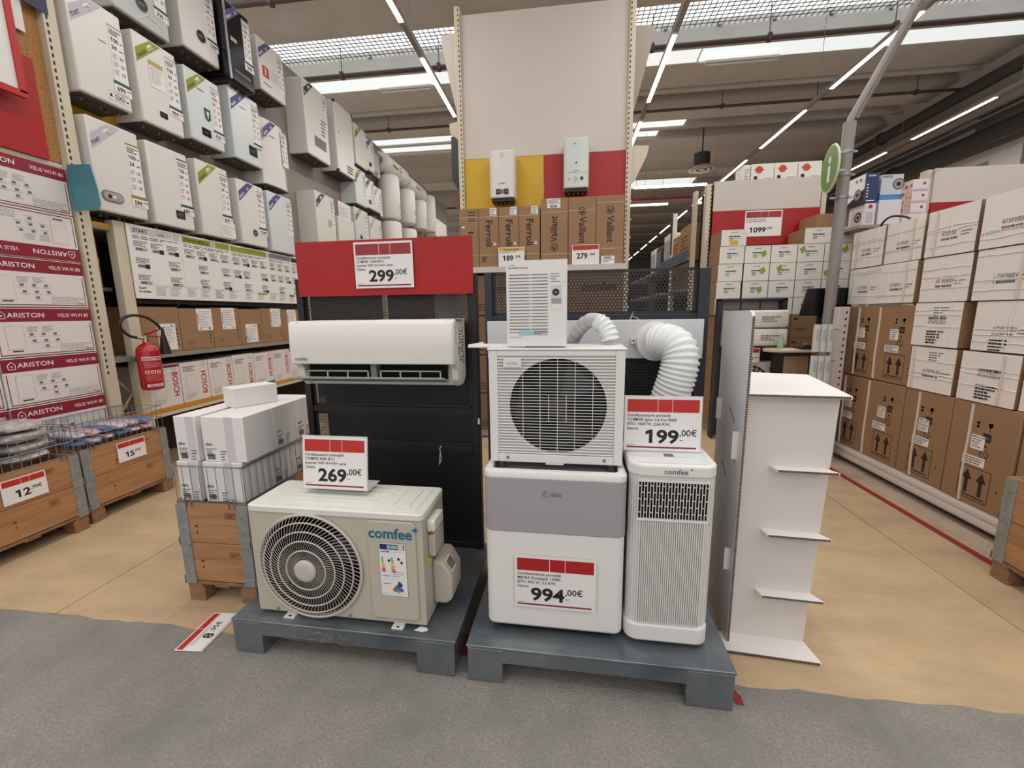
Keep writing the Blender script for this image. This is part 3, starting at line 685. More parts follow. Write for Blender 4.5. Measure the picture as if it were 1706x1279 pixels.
# data sheet in its stand
t = thing('data_sheet_stand', 'clear acrylic stand with a white technical data sheet on the square outdoor unit', 'sign', (-.223, 1.603, 1.3262), FZ)
b = MB(); b.box(0, .228, 0, .003, 0, .318, mat('clear acrylic', (226, 228, 228), .08)); b.build('acrylic_sheet', t)
b = MB(); b.box(0, .228, .003, .08, 0, .003, MATS['clear acrylic']); b.build('acrylic_foot', t)
b = MB(); b.quad(.003, .225, .003, .314, -.0008, PAPER); e = -.0013
b.text('comfee', .01, .298, .008, INKG, e); b.text('Specifiche tecniche', .01, .288, .0095, INK, e, .01)
for i in range(19):
    z = .268 - .0118*i
    b.quad(.010, .158, z - .005, z - .0005, e, INKL if i % 2 else mat('table grey', (196, 196, 198), .6)); b.lines(.012, .085, z - .0012, 1, .01, .003, INKG, e - .0003); b.lines(.10, .155, z - .0012, 1, .01, .003, INKG, e - .0003)
for i in range(2): b.quad(.045, .1 if i == 0 else .156, .042, .060, e - .0002*i, mat('table blue', (166, 196, 208), .6) if i == 0 else MATS['table grey'])
b.quad(.045, .105, .042, .060, e - .0004, MATS['table blue']); b.lines(.105, .153, .057, 2, .008, .004, INKG, e - .0005)
b.lines(.166, .20, .268, 4, .009, .003, INKG, e); b.quad(.164, .222, .236, .237, e, INKL)
b.quad(.168, .208, .136, .225, e, mat('picture grey', (206, 206, 206), .6)); b.disc((.186, e - .0003, .20), .013, INK, 'y', 20); b.disc((.186, e - .0005, .20), .006, INKG, 'y', 14); b.quad(.17, .206, .158, .178, e - .0003, GREYP); b.quad(.17, .206, .138, .158, e - .0003, PAPER)
b.lines(.012, .06, .035, 1, .01, .003, INKL, e); b.build('data_sheet', t, 'white printed data table')
# ================================================================== window plate and hoses
t = thing('window_plate', 'long white window sealing plate fixed across the right black stand', 'panel', (-.385, 2.058, 1.232), FZ)
b = MB(); b.box(0, 1.015, 0, .012, 0, .182, mat('plate white', (206, 206, 208), .42)); b.build('plate', t, bevel=.003)
b = MB(); b.lathe((.80, -.052, .082), [(.080, 0), (.088, .004), (.088, .012), (.076, .014), (.076, .046), (.092, .048), (.092, .052)], WHITE, 'y', 30); b.build('hose_collar', t, smooth=True)
b = MB(); b.box(.690, .712, -.03, -.0, .072, .1, WHITE); b.cyl((.70, -.032, .086), (.70, -.02, .086), .006, INKG, 8); b.box(.885, .905, -.03, 0, .072, .1, WHITE); b.build('clip', t)
def smoothpath(P, n):
    P = [Vector(p) for p in P]; P = [P[0]*2 - P[1]] + P + [P[-1]*2 - P[-2]]; out = []; segs = len(P) - 3
    for i in range(n + 1):
        u = segs*i/n; k = min(int(u), segs - 1); f = u - k; a, b_, c, d = P[k:k + 4]
        out.append(0.5*((2*b_) + (c - a)*f + (2*a - 5*b_ + 4*c - d)*f*f + (3*b_ - a - 3*c + d)*f**3))
    return out
def resample(P, step):
    L = [0]
    for a, c in zip(P, P[1:]): L.append(L[-1] + (c - a).length)
    n = int(L[-1]/step); out = []; j = 0
    for i in range(n + 1):
        s = L[-1]*i/n
        while j < len(L) - 2 and L[j + 1] < s: j += 1
        f = (s - L[j])/max(1e-9, L[j + 1] - L[j]); out.append(P[j].lerp(P[j + 1], f))
    return out
P = resample(smoothpath([(.417, 1.972, 1.313), (.444, 1.93, 1.318), (.478, 1.885, 1.295), (.487, 1.862, 1.24), (.474, 1.862, 1.16), (.452, 1.875, 1.07), (.435, 1.89, .96), (.425, 1.90, .84), (.42, 1.905, .72)], 120), .0048)
R_ = [(.071, .079, .080, .072)[i % 4] for i in range(len(P))]
b = MB(); b.tube(P, R_, mat('hose white', (224, 226, 224), .4), 28); o = b.build('exhaust_hose', smooth=False); tag(o, 'thick white corrugated exhaust hose bending down from the round collar', 'hose')
o.data.polygons.foreach_set('use_smooth', [True]*len(o.data.polygons))
t = thing('connection_hose', 'thinner grey and white hose arching down to the square outdoor unit', 'hose', (0, 0, 0))
P = resample(smoothpath([(-.0, 1.95, 1.24), (.035, 1.90, 1.335), (.075, 1.85, 1.398), (.115, 1.81, 1.42), (.148, 1.79, 1.405)], 60), .006)
b = MB(); b.tube(P, [.030 + .0012*math.sin(i*1.1) for i in range(len(P))], mat('hose grey', (186, 182, 186), .5), 18); b.build('grey_sleeve', t, smooth=True)
P = resample(smoothpath([(.130, 1.802, 1.415), (.158, 1.785, 1.395), (.178, 1.77, 1.362), (.184, 1.764, 1.3335)], 40), .0045)
b = MB(); b.tube(P, [(.033, .033, .036, .039)[i % 4] for i in range(len(P))], MATS['hose white'], 20); b.build('ribbed_end', t, 'white ribbed hose end')
# ================================================================== tower portable conditioner
t = thing('portable_conditioner', 'slim white tower air conditioner with black slotted outlet, right on the right pallet', 'air conditioner', (.237, 1.507, .1605), FZ)
GW, GD = .315, .30
b = MB(); b.rbox(.008, GW - .008, .0085, GD, .09, .70, [.03, .03, .045, .045], WHITE, 'z', 6); b.build('casing', t, smooth=True)
b = MB(); b.rbox(0, GW, 0, GD, .018, .092, [.03, .03, .05, .05], WHITE, 'z', 7); b.build('base_skirt', t, bevel=.008)
b = MB(); b.rbox(0, GW, 0, GD, .692, .742, [.03, .03, .055, .055], WHITE, 'z', 7); tcp = b.build('top_cap', t, bevel=.010, seg=3)
b = MB(); b.rbox(.02, GW - .02, .02, GD - .03, .7425, .7432, .04, mat('control panel gloss', (222, 224, 226), .15), 'z', 6); b.rbox(.14, .175, .09, .125, .7433, .7437, .004, INKG); b.lines(.05, .13, 0, 1, .01, .001, INKG); b.build('control_panel', tcp)
b = MB()
for i in range(30):
    x = .044 + (GW - .088)*i/29; b.prism([(x - .0022, .009), (x - .0016, -.0012), (x + .0016, -.0012), (x + .0022, .009)], 'z', .10, .522, WHITE)
for s in (0, 1):
    for i in range(6):
        q = PI/2*(i + .5)/6.5; r_ = .046
        cx_ = .051 if s else GW - .051; x = cx_ + (-1 if s else 1)*r_*math.sin(q); y = .049 - r_*math.cos(q); 
        b.cyl((x, y, .10), (x, y, .69), .0016, WHITE, 5)
b.build('flute', t, 'fine vertical fluting', kind='stuff')
b = MB(); b.quad(.034, GW - .036, .532, .678, .0078, DARK); b.build('outlet', t, 'black outlet opening')
b = MB(); NC = 23; xw = GW - .070
for i in range(NC + 1):
    x = .034 + xw*i/NC; b.box(x - .0012, x + .0012, -.002, .003, .532, .678, WHITE)
    if i < NC:
        for k in range(3):
            z = .555 + .052*k + (.026 if i % 2 else 0)
            if z < .672: b.box(x, x + xw/NC, -.001, .002, z, z + .0026, WHITE)
b.box(.03, GW - .032, -.002, .003, .676, .684, WHITE); b.box(.03, GW - .032, -.002, .003, .524, .533, WHITE)
b.build('outlet_grille', t, 'white slotted outlet lattice', kind='stuff')
b = MB(); b.text('comfee', GW*.52, .708, .028, INKG, -.0008, .02, 'C'); b.quad(GW*.52 + .05, GW*.52 + .056, .724, .731, -.0008, INKG); b.build('logo', tcp)
for x in (.05, .265):
    for y in (.04, .26):
        b = MB(); b.box(x - .02, x + .02, y - .012, y + .012, 0, .02, BLACK); b.build('caster', t)
stand_sign('price sign reading 199,00 on top of the slim tower air conditioner', (.2325, 1.657, .9052), FZ, .292, .222, ['Condizionatore portatile', 'COMFEE Igloo 2,6 Kw 9000', 'BTU, 1000 W, 2.64 KW,', 'bianco'], '199', lean=.03, px=.28)
# ================================================================== cardboard display
t = thing('cardboard_display', 'white cardboard display tower with flaps, right of the slim tower air conditioner', 'display', (.73, 1.80, .003), -.08)
CB = mat('white cardboard', (214, 206, 200), .6); CBW = mat('white cardboard top', (230, 226, 222), .6); CBG = mat('pale grey cardboard face', (216, 216, 217), .5); FL = mat('fluted cut edge', (92, 74, 64), .8)
b = MB(); T = .012
pf = rrect(0, .385, .0, 1.447, [.04, .04, 0, 0], 5); b.prism(pf, 'x', -T, 0, CBG); b.build('side_board', t, 'tall board with rounded top').location = (0, -.062, 0)
b = MB(); 
for i in range(140): z = .012 + .0101*i; b.box(-.0108, -.0012, -.0012, 0, z, z + .0080, FL)
b.build('fluted_edge', t, kind='stuff').location = (0, -.062, 0)
b = MB(); b.prism([(0, 0), (.313, 0), (.348, 1.103), (0, 1.103)], 'y', -.004, .006, CB); b.build('front_board', t)
b = MB(); b.prism([(.20, .62), (.465, .55), (.366, -.050), (.005, -.042)], 'z', 1.105, 1.117, CBW); b.build('top_board', t)
b = MB()
for i in range(40): x = .006 + .0089*i; yy = -.042 - .008*(x/.366); b.box(x, x + .0072, yy - .0012, yy + .004, 1.1065, 1.1155, FL)
b.build('fluted_edge', t, kind='stuff')
b = MB(); b.prism([(.303, .0), (.313, .0), (.425, .55), (.415, .55)], 'z', 0, 1.104, CB); b.build('right_board', t)
for i, (z, xa) in enumerate(((.80, .118), (.516, .105), (.236, .102))):
    b = MB(); b.prism([(xa, -.004), (xa + .012, -.055), (.352, -.055), (.322, -.004)], 'z', z, z + .010, CBW); b.build('flap', t)
    b = MB()
    for k in range(26): x = xa + .014 + (.335 - xa)*k/26; b.box(x, x + (.335 - xa)/26*.82, -.0562, -.053, z + .0006, z + .0094, FL)
    b.build('fluted_edge', t, kind='stuff')
b = MB(); b.prism([(-.05, -.004), (-.05, -.115), (.336, -.118), (.315, .0)], 'z', .001, .012, CBW); b.build('base_flap', t)
b = MB()
for k in range(40): x = -.045 + .376*k/40; b.box(x, x + .0078, -.1192, -.110, .0018, .0105, FL)
b.build('fluted_edge', t, kind='stuff')
for (y, z) in ((.13, 1.02), (.19, .75)):
    b = MB(); b.prism([(y, z), (y - .075, z - .05), (y - .075, z - .043), (y, z + .007)], 'x', -.0128, -.012, mat('slot shadow', (60, 58, 60), .9)); b.build('slot', t)
for (y, z, h) in ((-.01, .83, .12), (.26, .94, .10), (-.02, .33, .10)):
    b = MB(); b.box(-.034, -.0122, y, y + .004, z, z + h, CBW); b.build('tab', t)
# ================================================================== left racks
RSHELF = mat('grey shelf steel', (150, 142, 132), .5, .2); ORANGE = mat('orange beam', (190, 130, 48), .5); BACKG = mat('warm grey back panel', (150, 140, 132), .7)
YEL = mat('yellow board', (206, 164, 36), .55); SLOT = mat('slot dark', (60, 54, 50), .9)
def upright_mb(z1, w=.10, d=.08, slots=None, x=0.0):
    """rack post, face at x, spanning y 0..w"""
    b = MB(); b.box(x - d, x, 0, w, 0, z1, CREAM)
    return b
def slot_mb(z0, z1, y, x, step=.05, h=.026):
    b = MB(); z = z0
    while z < z1: b.box(x, x + .0012, y, y + .014, z, z + h, SLOT); z += step
    return b
rk = thing('storage_rack', 'cream storage rack that carries the maroon and white boiler cartons', 'rack', (0, 0, 0))
for y in (2.965, 1.5):
    o = upright_mb(5.0, .09).build('upright', rk, bevel=.004); o.location = (-3.745, y, 0)
    o = slot_mb(1.0, 4.6, -.004 + .018, 0.0).build('slot_row', rk, kind='stuff'); o.location = (-3.745, y, 0)
b = MB(); b.box(-4.6, -3.77, 1.2, 2.96, .10, .16, RSHELF); b.box(-4.6, -4.5, 1.2, 2.9, 0, .1, RSHELF); b.box(-3.95, -3.8, 1.2, 2.9, 0, .1, RSHELF); b.build('shelf', rk)
b = MB(); b.box(-4.62, -4.6, 1.2, 2.96, 0, 5.0, BACKG); b.build('back_panel', rk)
b = MB(); b.box(-3.83, -3.80, 1.2, 2.962, 2.615, 5, mat('chipboard', (168, 122, 72), .8, noise=.35, nscale=70)); b.build('chipboard_panel', rk, 'rough chipboard panel')
b = MB(); b.box(-3.86, -3.80, 1.4, 2.962, 2.585, 2.61, CREAM); b.build('sign_rail', rk)
b = MB(); b.box(-3.79, -3.78, 2.0, 2.872, 2.612, 3.28, RED); tag(b.build('red_board'), 'plain red board above the top maroon carton at the rack post', 'board')
t = thing('framed_poster', 'white poster in a red frame cut off by the upper left corner', 'poster', (-3.70, 1.9, 2.985))
b = MB(); b.box(-.012, .0, 0, .83, .0, 1.2, WHITE); b.build('sheet', t)
b = MB(); b.box(-.014, .012, .80, .84, 0, 1.2, REDP); b.box(-.014, .012, 0, .84, -.03, .012, REDP); b.build('frame', t)
b = MB(); b.box(-.079, -.014, .3, .33, .1, .13, CREAM); b.build('bracket', t)
b = MB(); b.box(-3.78, -3.775, 2.72, 2.86, 3.44, 3.75, PAPER); tag(b.build('white_card'), 'blank white card hanging above the red board', 'card')
b = MB(); b.box(-3.744, -3.74, 2.86, 3.0, 3.63, 3.9, mat('navy card', (22, 36, 68), .5)); tag(b.build('navy_card'), 'dark navy card at the top of the rack post', 'card')
t = thing('flag_panel', 'rounded teal plastic flag panel sticking out beside the top maroon carton', 'panel', (-3.745, 2.95, 2.27))
b = MB(); b.prism([(0, 0), (.20, 0), (.243, .04), (.235, .16), (.205, .325), (.0, .335)], 'y', -.006, 0, mat('teal plastic', (72, 134, 146), .4)); b.build('panel', t, bevel=.003)
b = MB(); b.box(-.0, .012, -.012, .012, .05, .30, mat('teal plastic', (72, 134, 146), .4)); b.build('mount', t)
# maroon and white cartons ------------------------------------------------------------
VW = .60; VH = .338
mat('carton white print', (222, 215, 212), .6)
def velis_print(inv):
    b = MB(); e = -.001; r = random.Random(3)
    b.quad(0, VW, VH - .095, VH - .004, e, MAROON)
    b.text('ARISTON', .085, VH - .066, .046, PAPER, e - .0005, .01, sx=1.1)
    b.tube([(.035, e - .0004, VH - .075), (.035, e - .0004, VH - .045), (.055, e - .0004, VH - .024), (.075, e - .0004, VH - .045), (.075, e - .0004, VH - .075)], .003, PAPER, 4, closed=True); b.disc((.055, e - .0006, VH - .055), .006, PAPER, 'y', 8)
    b.text('VELIS WI-FI 80', VW - .02, VH - .064, .036, PAPER, e - .0005, .005, 'R', sx=.92)
    for (x0, x1, z0, z1) in ((.015, VW - .015, .012, .018), (.015, .020, .012, VH - .11), (VW - .02, VW - .015, .012, VH - .11)): b.quad(x0, x1, z0, z1, e, MAROON)
    b.quad(.06, .16, .05, .215, e, mat('carton print grey', (190, 182, 178), .6)); b.quad(.063, .157, .053, .212, e - .0004, MATS['carton white print']); b.quad(.08, .14, .036, .044, e, INK)
    for (x, z, n) in ((.18, .21, 5), (.27, .21, 5)): b.lines(x, x + .07, z, n, .009, .004, INKL, e, r)
    for (x, z) in ((.19, .145), (.26, .145), (.33, .145), (.2, .10), (.27, .10), (.34, .10), (.27, .06)): b.quad(x, x + .022, z, z + .016, e, INKG); b.lines(x - .012, x + .04, z - .006, 1, .01, .004, INKL, e, r)
    b.lines(.36, VW - .03, .075, 5, .011, .004, INKL, e, r); b.barcode(VW - .075, VW - .03, .022, .034, INKG, e, r)
    return b
vbox = MB(); vbox.box(0, VW, 0, .42, 0, VH, mat('carton white print', (222, 215, 212), .6)); vbm = vbox.mesh('boiler_carton')
vpr = velis_print(0).mesh('lettering')
rowname = ['seventh from the top', 'sixth from the top', 'fifth from the top', 'fourth from the top', 'third from the top', 'second from the top', 'topmost']
def velis(y, k, lab, inv=False):
    o = bpy.data.objects.new('boiler_carton', vbm); COL.objects.link(o); o.location = (-3.765, y, .163 + .345*k); o.rotation_euler = (0, 0, L90)
    tag(o, lab, 'carton', 'maroon and white boiler cartons'); m = o.modifiers.new('bevel', 'BEVEL'); m.width = .004; m.segments = 1
    c = bpy.data.objects.new('lettering', vpr); COL.objects.link(c); c.parent = o
    if inv: c.location = (VW, 0, VH); c.rotation_euler = (0, PI, 0)
for k in range(7):
    velis(2.345, k, ('upside-down ' if k == 5 else '') + 'maroon and white boiler carton, %s, stack at the rack post' % rowname[k], k == 5)
for k in range(5): velis(1.735, k, 'maroon and white boiler carton cut by the frame, %s of its stack' % ['lowest', 'second from the floor', 'third from the floor', 'fourth from the floor', 'highest'][k])
# boiler wall rack ---------------------------------------------------------------------
rk = thing('display_rack', 'long rack wall that carries the boilers, the price board and the carton shelves', 'rack', (0, 0, 0))
for (y, z1) in ((3.235, 2.27), (5.82, 2.27), (8.6, 2.3)):
    o = upright_mb(z1, .095).build('upright', rk, bevel=.004); o.location = (-3.765, y, 0)
b = MB(); b.box(-4.03, -4.0, 3.06, 3.62, 2.2, 5, YEL); b.build('back_panel', rk, 'yellow back board')
for i, (y0, y1) in enumerate(((3.62, 4.55), (4.553, 5.6), (5.603, 7.0), (7.003, 9.5), (9.503, 14.5))):
    for (z0, z1) in ((2.2, 3.10), (3.105, 4.0), (4.005, 5.0)):
        b = MB(); b.box(-4.03, -4.0, y0, y1, z0, z1, BACKG); b.build('back_panel', rk)
b = MB(); b.box(-4.0, -3.80, 3.06, 3.60, 2.2, 2.235, YEL); b.build('yellow_ledge', rk)
b = MB(); b.box(-4.4, -3.76, 3.06, 14, 1.085, 1.128, RSHELF); b.build('shelf', rk)
b = MB(); b.box(-4.4, -3.76, 3.06, 14, .535, .57, CREAM); b.box(-4.4, -3.758, 3.06, 14, .57, .606, ORANGE); b.build('shelf', rk, 'lower shelf with an orange edge')
b = MB(); b.box(-4.42, -4.4, 3.06, 14, 0, 2.2, mat('dark brown back', (58, 46, 40), .8)); b.build('back_panel', rk, 'dark brown back board')
b = MB(); b.box(-4.4, -3.8, 3.06, 14, 2.18, 2.2, RSHELF); b.build('shelf', rk)
b = MB(); b.box(-3.835, -3.79, 3.33, 5.8, 1.585, 1.625, BLACK); b.build('board_rail', rk)
for y0 in (3.9, 5.0): 
    b = MB(); b.tube([(-3.95, y0, 1.57), (-3.95, y0 + .1, 1.63), (-3.95, y0 + .2, 1.57), (-3.95, y0 + .3, 1.63)], .006, WHITE, 5); b.build('brace', rk)
b = MB(); b.tube([(-3.9, 3.07, 1.04), (-3.9, 3.28, .78), (-3.9, 3.07, .52)], .012, CREAM, 6); b.build('brace', rk)
# product board
t = thing('price_board', 'long white product board headed START over the brown carton shelf', 'board', (-3.75, 3.33, 1.628), L90)
BW, BH = 2.5, .635
b = MB(); b.box(0, BW, 0, .012, 0, BH, PAPER); b.build('board', t)
b = MB(); r = random.Random(11); e = -.001; f_ = -.0016
secs = [(.03, .50, mat('start grey', (196, 188, 192), .6), 'START', INK, '1/5'), (.53, 1.12, OLIVE, 'STANDARD', INK, '2/5'), (1.14, 1.72, OLIVE, '', INK, ''), (1.75, 2.18, mat('violet grey', (132, 126, 152), .6), '', INK, ''), (2.2, 2.49, INK, '', PAPER, '')]
for (x0, x1, m, s, tc, lv) in secs:
    b.quad(x0, x1, BH - .075, BH - .018, e, m)
    if s: b.text(s, x0 + .02, BH - .062, .045, tc, f_, .02); b.text('livello', x0 + .25, BH - .06, .03, tc, f_, .01); b.quad(x0 + .335, x0 + .40, BH - .07, BH - .024, f_, PAPER); b.text(lv, x0 + .34, BH - .062, .04, tc, f_ - .0005, .02)
    b.quad(x1 + .008, x1 + .010, .13, BH - .02, e, INKL)
    b.lines(x0 + .01, x1 - .02, BH - .09, 2, .016, .008, INKG, e, r)
    n = 3 if x1 - x0 < .5 else 4; pw = (x1 - x0)/n
    for row in range(3):
        for c in range(n):
            if row == 2 and (c + int(x0*10)) % 2: continue
            if row == 1 and r.random() < .2: continue
            x = x0 + pw*c + .01; z = BH - .135 - .145*row
            b.lines(x, x + pw*.8, z, 4, .013, .007, INKG, e, r)
            b.quad(x, x + pw*.52, z - .085, z - .055, f_, PAPER); b.quad(x + pw*.08, x + pw*.5, z - .082, z - .058, f_ - .0004, INKG)
            if r.random() < .5: b.quad(x + pw*.5, x + pw*.78, z - .09, z - .052, f_, INK)
            else: b.lines(x + pw*.5, x + pw*.8, z - .06, 2, .014, .008, INKG, e, r)
b.quad(.02, BW - .02, .125, .127, e, INKL); b.text('Scegli', .03, .085, .03, INK, e, .02); b.text('la caldaia', .03, .055, .03, INK, e, .02)
for x in (.19, .33, .52, .68, .86, 1.05, 1.3, 1.5, 1.72, 1.9, 2.1, 2.3):
    b.quad(x - .012, x - .011, .02, .12, e, INKL); b.lines(x, x + .12, .115, 6, .015, .007, INKL if x != .86 else INKG, e, r)
b.quad(1.5, 1.66, .095, .115, f_, OLIVE); b.quad(2.1, 2.2, .095, .112, f_, INK)
b.build('lettering', t)
# brown cartons on the shelf
ys = [3.345, 3.75, 4.14, 4.53, 4.90, 5.29, 5.68]
labs = ['first from the extinguisher end', 'second from the extinguisher end', 'third from the extinguisher end', 'fourth from the extinguisher end', 'fifth from the extinguisher end', 'sixth from the extinguisher end']
for i in range(6):
    w = ys[i + 1] - ys[i] - .006; h = .428 - .012*(i % 2)
    b = MB(); b.box(0, w, 0, .5, 0, h, CARD); o = tag(b.build('brown_carton', bevel=.003), 'brown carton on the shelf under the product board, ' + labs[i], 'carton', 'brown cartons under the product board'); o.location = (-3.79, ys[i], 1.130); o.rotation_euler = (0, 0, L90)
    b = MB(); r = random.Random(i); lx = (.16, .2, .13, .08, .16, .1)[i]; low = i in (0, 3)
    z0, z1 = (.02, .27) if i == 0 else (.02, .24) if i == 3 else (.19, h)
    b.quad(lx, lx + .19, z0, z1, -.001, PAPER); b.lines(lx + .03, lx + .17, z1 - .03, 9, .02, .007, INKL, -.0015, r); b.quad(lx + .008, lx + .018, z0 + .06, z1 - .05, -.0015, REDP if not low else INKG)
    b.text('H', lx + .02, z0 + .008, .03, INK, -.0015, .03); b.text('H', lx + .14, z1 - .03 if low else z0 + .01, .03, INK, -.0015, .03)
    b.build('shipping_label', o, 'white shipping label')
    b = MB()
    for k in range(5): b.quad(w - .05, w - .035, .06 + .035*k, .078 + .035*k, -.001, INK)
    b.lines(.05, .15, .09, 3, .014, .006, CARD_D, -.001, r); b.build('carton_mark', o)
# white and red lettered cartons
for i in range(7):
    y = 3.338 + .335*i; w = .325; h = (.405, .40, .40, .41, .40, .405, .40, .40)[i]
    b = MB(); b.box(0, w, 0, .45, 0, h, mat('bosch white', (220, 214, 210), .5)); o = tag(b.build('white_carton', bevel=.003), 'white carton with red vertical lettering on the orange-edged shelf, %s from the extinguisher' % ORD[i], 'carton', 'white cartons with red lettering'); o.location = (-3.785, y, .608); o.rotation_euler = (0, 0, L90)
    b = MB(); r = random.Random(40 + i); RB = mat('lettering red', (176, 38, 46), .5); e = -.001
    if i % 2 == 0 or i > 3: b.text('BOSCH', 0, 0, .082, RB, 0, .02, o=(w - .082, e, .325), u=(0, 0, -1), w=(1, 0, 0), sx=.9)
    else: b.text('BOSCH', 0, 0, .082, RB, 0, .02, o=(w - .035, e, .06), u=(0, 0, 1), w=(-1, 0, 0), sx=.9)
    b.disc((w - .055, e, .365), .026, INKL, 'y', 16, r2=.02); b.quad(w - .067, w - .043, .362, .368, e, INKL)
    b.lines(.03, .17, .36, 3, .02, .01, INKG, e, r); b.quad(.05, .16, .10, .27, e, mat('drawing grey', (196, 190, 188), .6)); b.quad(.054, .156, .104, .266, e - .0004, MATS['bosch white']); b.lines(.03, .15, .08, 3, .02, .01, INKL, e, r)
    if i in (0, 6): 
        for k, c in enumerate(((40, 110, 130), (60, 70, 120), (120, 40, 80), (170, 30, 50))): b.quad(w*k/4, w*(k + 1)/4, h - .03, h - .004, e, mat('stripe %d' % k, c, .5))
    if i in (3, 7, 4):
        for k, c in enumerate(((170, 30, 50), (120, 40, 80), (60, 70, 120), (60, 130, 90))): b.quad(w*k/4, w*(k + 1)/4, .004, .03, e, MATS.get('stripe %d' % (3 - k)) or mat('stripe b%d' % k, c, .5))
    b.build('lettering', o)
# cartons seen in the gap between the two racks
for i, (z, h, lab) in enumerate(((2.03 - .31, .42, 'brown carton with a pale tape band in the gap between the two racks'),)):
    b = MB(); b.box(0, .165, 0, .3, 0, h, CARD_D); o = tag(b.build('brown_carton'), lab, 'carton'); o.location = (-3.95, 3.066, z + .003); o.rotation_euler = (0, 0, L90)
    b = MB(); b.quad(0, .165, .20, .245, -.001, mat('pale tape', (206, 192, 160), .5)); b.poly([(.05, -.0015, .225), (.09, -.0015, .24), (.13, -.0015, .22), (.09, -.0015, .212)], INKG); b.build('tape_band', o)
b = MB(); b.box(-4.4, -3.95, 3.06, 3.3, 1.69, 1.72, RSHELF); b.build('shelf', rk)
# fire extinguisher --------------------------------------------------------------------
RX = mat('extinguisher red', (172, 14, 28), .25, coat=.4)
t = thing('fire_extinguisher', 'red fire extinguisher with a black hose hung on the rack post', 'extinguisher', (-3.60, 3.215, .83))
b = MB(); b.lathe((0, 0, 0), [(.05, 0), (.078, .012), (.083, .04), (.083, .33), (.078, .365), (.055, .395), (.028, .41), (.022, .42)], RX, 'z', 28); b.build('cylinder', t, smooth=True)
b = MB(); b.cyl((0, 0, .415), (0, 0, .475), .02, mat('chrome', (190, 190, 190), .2, .9), 12); b.cyl((0, -.02, .455), (0, -.075, .462), .013, MATS['chrome'], 10); b.build('valve', t, smooth=True)
b = MB(); b.prism([(.0, .478), (.03, .485), (.17, .535), (.172, .54), (.03, .50), (0, .495)], 'x', -.008, .008, RX); b.prism([(.0, .462), (.03, .465), (.15, .45), (.15, .456), (.03, .474), (0, .474)], 'x', -.008, .008, RX); b.build('handle', t)
b = MB(); b.tube(smoothpath([(0, -.075, .462), (.0, -.14, .485), (-.0, -.195, .55), (-.0, -.175, .615), (-.0, -.09, .648), (-.0, .02, .635), (.0, .11, .58), (0, .145, .53)], 40), .012, mat('hose black', (24, 24, 24), .4), 10); b.build('hose', t, smooth=True)
b = MB(); b.lathe((-.03, .19, .30), [(.045, 0), (.042, .03), (.012, .20), (.012, .23)], MATS['hose black'], 'z', 14); b.build('horn', t, smooth=True)
b = MB(); b.box(-.1, -.084, -.05, .05, .25, .29, STEEL); b.box(-.155, -.1, -.015, .015, .25, .29, STEEL); b.build('wall_bracket', t)
def wrap(b, pts2):                                                     # wrap (arc, z) print onto the cylinder
    return [(.0845*math.cos(-.48 + u/.0845), .0845*math.sin(-.48 + u/.0845), z) for u, z in pts2]
b = MB(); WP = mat('extinguisher label', (224, 206, 206), .5)
def wquad(u0, u1, z0, z1, m):
    n = 6
    for i in range(n):
        a, c = u0 + (u1 - u0)*i/n, u0 + (u1 - u0)*(i + 1)/n; b.poly(wrap(b, [(a, z0), (c, z0), (c, z1), (a, z1)]), m)
wquad(-.075, .075, .265, .297, WP)
vs, fs, a_, c_ = text_mesh('ESTINTORE', .03)
b.raw([(.0852*math.cos(-.48 + q), .0852*math.sin(-.48 + q), .271 + p[1]*.028) for p in vs for q in [(-.07 + (p[0] - a_)/(c_ - a_)*.14)/.0852]], fs, RX)
r = random.Random(9)
for i in range(4):
    wquad(-.06, .06 - .02*r.random(), .243 - .012*i, .248 - .012*i, mat('pink print', (206, 120, 124), .5))
for u in (-.045, -.005, .035): wquad(u - .016, u + .016, .15, .178, WP); wquad(u - .009, u + .009, .155, .172, RX)
for i in range(5): wquad(-.06, .06 - .03*r.random(), .135 - .012*i, .139 - .012*i, MATS['pink print'])
wquad(-.06, .065, .036, .06, WP)
vs, fs, a_, c_ = text_mesh('Fiamgaro', .02)
b.raw([(.0856*math.cos(-.48 + q), .0856*math.sin(-.48 + q), .041 + p[1]*.02) for p in vs for q in [(-.04 + (p[0] - a_)/(c_ - a_)*.095)/.0856]], fs, RX)
b.build('label', t, 'printed white and pink label')
